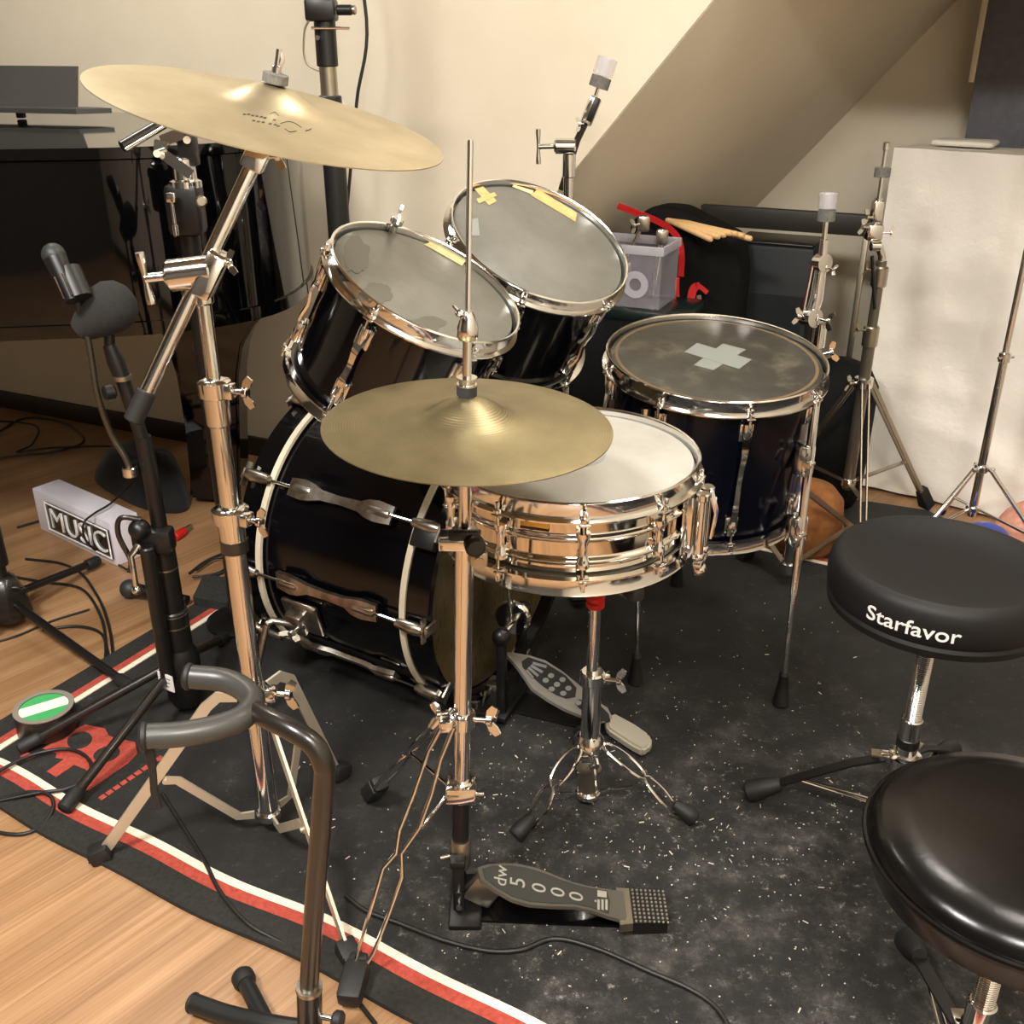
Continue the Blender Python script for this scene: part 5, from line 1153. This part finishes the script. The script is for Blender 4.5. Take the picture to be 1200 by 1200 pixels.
def soft(name, label, cat, poly, ext, m, bev=.03, seed=1, amp=.012):
    mb = MB(); mb.slab(poly, ext)
    bmesh.ops.recalc_face_normals(mb.bm, faces=mb.bm.faces)
    bmesh.ops.bevel(mb.bm, geom=list(mb.bm.edges), offset=bev, segments=4, affect='EDGES', profile=.6, clamp_overlap=True)
    bmesh.ops.triangulate(mb.bm, faces=mb.bm.faces); bmesh.ops.subdivide_edges(mb.bm, edges=list(mb.bm.edges), cuts=2, use_grid_fill=True)
    for v in mb.bm.verts: v.co += noise.noise_vector(v.co*7+V((seed, 0, 0)))*amp
    return mb
gb = Thing('gig_bag', 'black gig bag with a red strap leaning in the alcove', 'bag', (.5, 2.9, 0))
Yb = 2.865
gpoly = [at(735, 262, Yb), at(765, 243, Yb), at(800, 243, Yb), at(828, 256, Yb), at(868, 276, Yb), at(872, 330, Yb), at(866, 420, Yb), V((.62, Yb, .012)), V((.34, Yb, .012)), at(735, 420, Yb)]
gb.part('body', soft('body', '', '', gpoly, E2*.11, CASEM, .03, 2), CASEM, angle=60)
sp_ = MB(); sp_.ribbon(bez([at(724, 241, 2.82), at(745, 249, 2.82), at(770, 259, 2.82), at(786, 269, 2.82), at(796, 282, 2.82), at(799, 300, 2.82), at(798, 324, 2.82)], 6), .016, .004, (.5, -.3, .8)); gb.part('strap', sp_, RED, 'red strap')
sp_ = MB(); sp_.ribbon(bez([at(794, 325, 2.82), at(794, 345, 2.82), at(797, 368, 2.82), at(799, 385, 2.82)], 5), .010, .003, (1, 0, 0)); gb.part('strap', sp_, RED, 'thin hanging red strap')
sp_ = MB(); sp_.ribbon(bez([at(829, 343, 2.815), at(820, 336, 2.815), at(813, 338, 2.815), at(809, 352, 2.815), at(804, 372, 2.82), at(802, 390, 2.82)], 5), [.012]*6+[.022]*20, .003, (.9, 0, .3)); gb.part('strap', sp_, RED, 'folded red strap')
gl_ = MB(); gl_.ribbon(bez([at(819, 346, 2.82), at(820, 358, 2.82), at(818, 375, 2.82)], 4), .012, .003, (1, 0, 0)); gb.part('loop', gl_, mat('grey_green_webbing', (112, 112, 92), .8))
STICK = mottled('hickory', [(.3, (206, 166, 112)), (.7, (226, 190, 138))], 40, .5)
ends = [(833, 286), (842, 283), (849, 281), (856, 279), (863, 279.5), (871, 281.5), (880, 285)]
labs = ['first', 'second', 'third', 'fourth', 'fifth', 'sixth', 'seventh']
for i, (ex, ey) in enumerate(ends):
    pe = at(ex+1, ey-5, 2.72); ps = at(785+i*3.2, 259+i*.3, 2.86)
    d = (pe-ps).normalized(); ln_ = .19; M = frame(pe-d*ln_, d, (0, 0, 1))
    if i == 0:
        mb = MB(); mb.lathe([(.001, -.03), (.0065, -.028), (.0075, -.01), (.0075, ln_-.004), (.005, ln_), (.001, ln_+.0005)], (0, 0, 0), UZ, 14)
        s0 = put('drumstick', mb.mesh('drumstick', STICK), M=M); tag(s0, 'leftmost pale wooden drumstick of the bundle on the gig bag', 'drumstick', 'drumsticks on the gig bag')
    else:
        c = s0.copy(); COL.objects.link(c); c.matrix_world = M; c['label'] = labs[i]+' pale wooden drumstick from the left in the bundle on the gig bag' if i < 6 else 'rightmost pale wooden drumstick, longest out of the bundle on the gig bag'
am = Thing('amplifier', 'dark blue-black amplifier box in the alcove behind the floor tom', 'amplifier', (.78, 3.05, 0))
az = at(910, 287, 2.98).z; ac = V((.785, 3.06, 0))
am.part('cabinet', MB().box(ac+UZ*(az/2+.002), (.235, .18, az-.008), AX, .012), mottled('dark_tolex', [(.3, (13, 19, 22)), (.7, (22, 29, 32))], 200, .6)); am.part('top_panel', MB().box(ac+UZ*(az+.001), (.22, .165, .008), AX, .003), BLACK_METAL)
am.part('grille', MB().box(ac-E2*.092+UZ*(az*.45), (.205, .004, az*.7), AX, .001), mat('dark_grille_cloth', (16, 22, 25), .9))
bn = Thing('bench', 'dark narrow bench board at the back of the alcove, left of the sheet', 'bench', (.75, 2.95, 0))
r0 = at(822, 251, 3.15); rz = r0.z; rl = r0; re = rl+E1*.49
bn.part('board', MB().box((rl+re)/2, ((re-rl).length, .03, .058), AX, .003), mat('dark_brown_board', (38, 35, 30), .5))
for q in (.04, .478): bn.part('leg', MB().box(rl+E1*q+UZ*(-rz/2-.013), (.016, .016, rz-.03), AX, .002), STEEL)
dr = MB(); dr.lathe([(.02, .012), (.09, .014), (.105, .05), (.11, .25), (.10, .36), (.07, .415), (.03, .435), (.001, .437)], (.915, 2.75, 0), UZ, 28); 
for v in dr.bm.verts: v.co += noise.noise_vector(v.co*6)*.012
single('gear_bag', dr, CASEM, 'black rounded bag standing behind the worn grey stand', 'bag', angle=70)
bl_ = MB(); bl_.lathe([(.02, .004), (.115, .006), (.14, .03), (.15, .09), (.145, .16), (.12, .20), (.05, .215), (.001, .216)], (.90, 2.52, 0), UZ, 30)
for v in bl_.bm.verts: v.co += noise.noise_vector(v.co*5)*.008
SUEDE = mottled('brown_suede', [(.3, (112, 68, 30)), (.7, (150, 96, 48))], 30, .85)
single('leather_pouch', MB().lathe([(.02, .004), (.08, .006), (.098, .03), (.102, .09), (.095, .15), (.07, .18), (.02, .19), (.001, .191)], (.772, 2.45, 0), UZ, 30), SUEDE, 'rounded brown suede case behind the floor tom leg', 'case', angle=70)
bl_.bm.free()

# covered cabinet and panel at the right
SHEET = mat('off_white_sheet', (246, 241, 230), .7); _c = coords(SHEET); bump(SHEET, noisetex(SHEET, _c, 7, 6), .35, .02)
s0_ = V((1.02, 2.885, 0)); sx = V((.83, -.557, 0)).normalized(); sy = V((-sx.y, sx.x, 0)); SWD, SDP, SH = .90, .19, .975
sh = MB(); nx, nz, nd = 60, 56, 14
def wr(p, n):
    w = noise.noise(V((p.x*3.1+p.z*2.0, p.y*3, p.z*2.6)))*.020+noise.noise(V((p.x*10, p.y*10, p.z*4)))*.008-abs(noise.noise(V((p.x*5+4+p.z*3, p.y*5, p.z*6))))*.014-abs(noise.noise(V((p.x*9+p.z*5, p.y*9, 9+p.z*3))))*.008*(.4+p.z)
    return p+n*(w+.010*(1-p.z/SH))
front = [[None]*(nz+1) for _ in range(nx+1)]
path = []
for j in range(nd): path.append((s0_+sy*(SDP*(1-j/nd)), -sx))
for i in range(nx+1): path.append((s0_+sx*(SWD*i/nx), -sy))
for j in range(1, nd+1): path.append((s0_+sx*SWD+sy*(SDP*j/nd), sx))
rings = []
for k in range(nz+1):
    z = .008+(SH-.008)*k/nz; rg = []
    for (p, n) in path:
        q = wr(p+UZ*z, n); q.z += (.008*noise.noise(V((p.x*6, p.y*6, 1))) if k in (0, nz) else 0); rg.append(q)
    rings.append(sh.ring(rg))
sh.loft(rings, closed_u=True, cap1=True)
for v in sh.bm.verts: pass
single('dust_sheet', sh, SHEET, 'off-white sheet draped over a tall cabinet at the right, behind the stands', 'sheet', angle=60)
fc_ = MB(); q = s0_+sx*.15+sy*.125; fc_.box(q+UZ*(SH+.013), (.16, .08, .014), (sx, sy, UZ), .008); 
for v in fc_.bm.verts: v.co += noise.noise_vector(v.co*9)*.004
single('folded_cloth', fc_, SHEET, 'small folded white cloth lying on top of the sheet-covered cabinet', 'cloth', angle=60)
PANM = mottled('slate_grey_panel', [(.3, (86, 86, 92)), (.7, (100, 100, 108))], 40, .65)
pp0 = V((1.29, 3.085, 0)); pnl = Thing('room_divider', 'slate grey standing panel behind the white sheet at the upper right', 'panel', tuple(pp0))
pnl.part('board', MB().box(pp0+sx*.36+UZ*.702, (.72, .04, 1.38), (sx, sy, UZ), .003), PANM)
pnl.part('edge_strip', MB().box(pp0-sx*.009+UZ*1.26, (.016, .044, .26), (sx, sy, UZ), .002), mat('pale_wood_edge', (206, 192, 164), .5), 'pale wooden edge strip')
bgm = MB(); bgm.ball((1.185, 2.31, .072), .072, (1.05, .8, .95), 20)
for v in bgm.bm.verts: v.co += noise.noise_vector(v.co*14)*.010
single('plastic_bag', bgm, mat('blue_plastic', (52, 66, 150), .4), 'crumpled blue bag on the floor behind the drum throne', 'bag', angle=70)
fm_ = MB(); fm_.slab([fl(978, 583, .001), fl(1085, 599, .001), fl(1150, 628, .001), fl(1000, 648, .001)], (0, 0, .004)); single('floor_mat', fm_, mat('dark_grey_mat', (44, 44, 42), .8), 'dark grey mat on the floor at the foot of the white sheet', 'mat')
heap('cloth', 'crumpled pink cloth on the floor at the right edge behind the throne', 'cloth', [V((1.28, 2.42, 0)), V((1.44, 2.35, 0)), V((1.50, 2.48, 0)), V((1.34, 2.54, 0))], .10, mottled('pink_cloth', [(.3, (196, 128, 108)), (.7, (226, 170, 148))], 40, .85), 5)

# ================================================================== VIEW
SC.view_settings.view_transform = 'Standard'; SC.view_settings.look = 'None'; SC.view_settings.gamma = 1
SC.view_settings.use_curve_mapping = False; SC.view_settings.exposure = 0.30
w = bpy.data.worlds.new('world'); SC.world = w; w.use_nodes = True
w.node_tree.nodes['Background'].inputs[0].default_value = (.9, .8, .65, 1); w.node_tree.nodes['Background'].inputs[1].default_value = .02
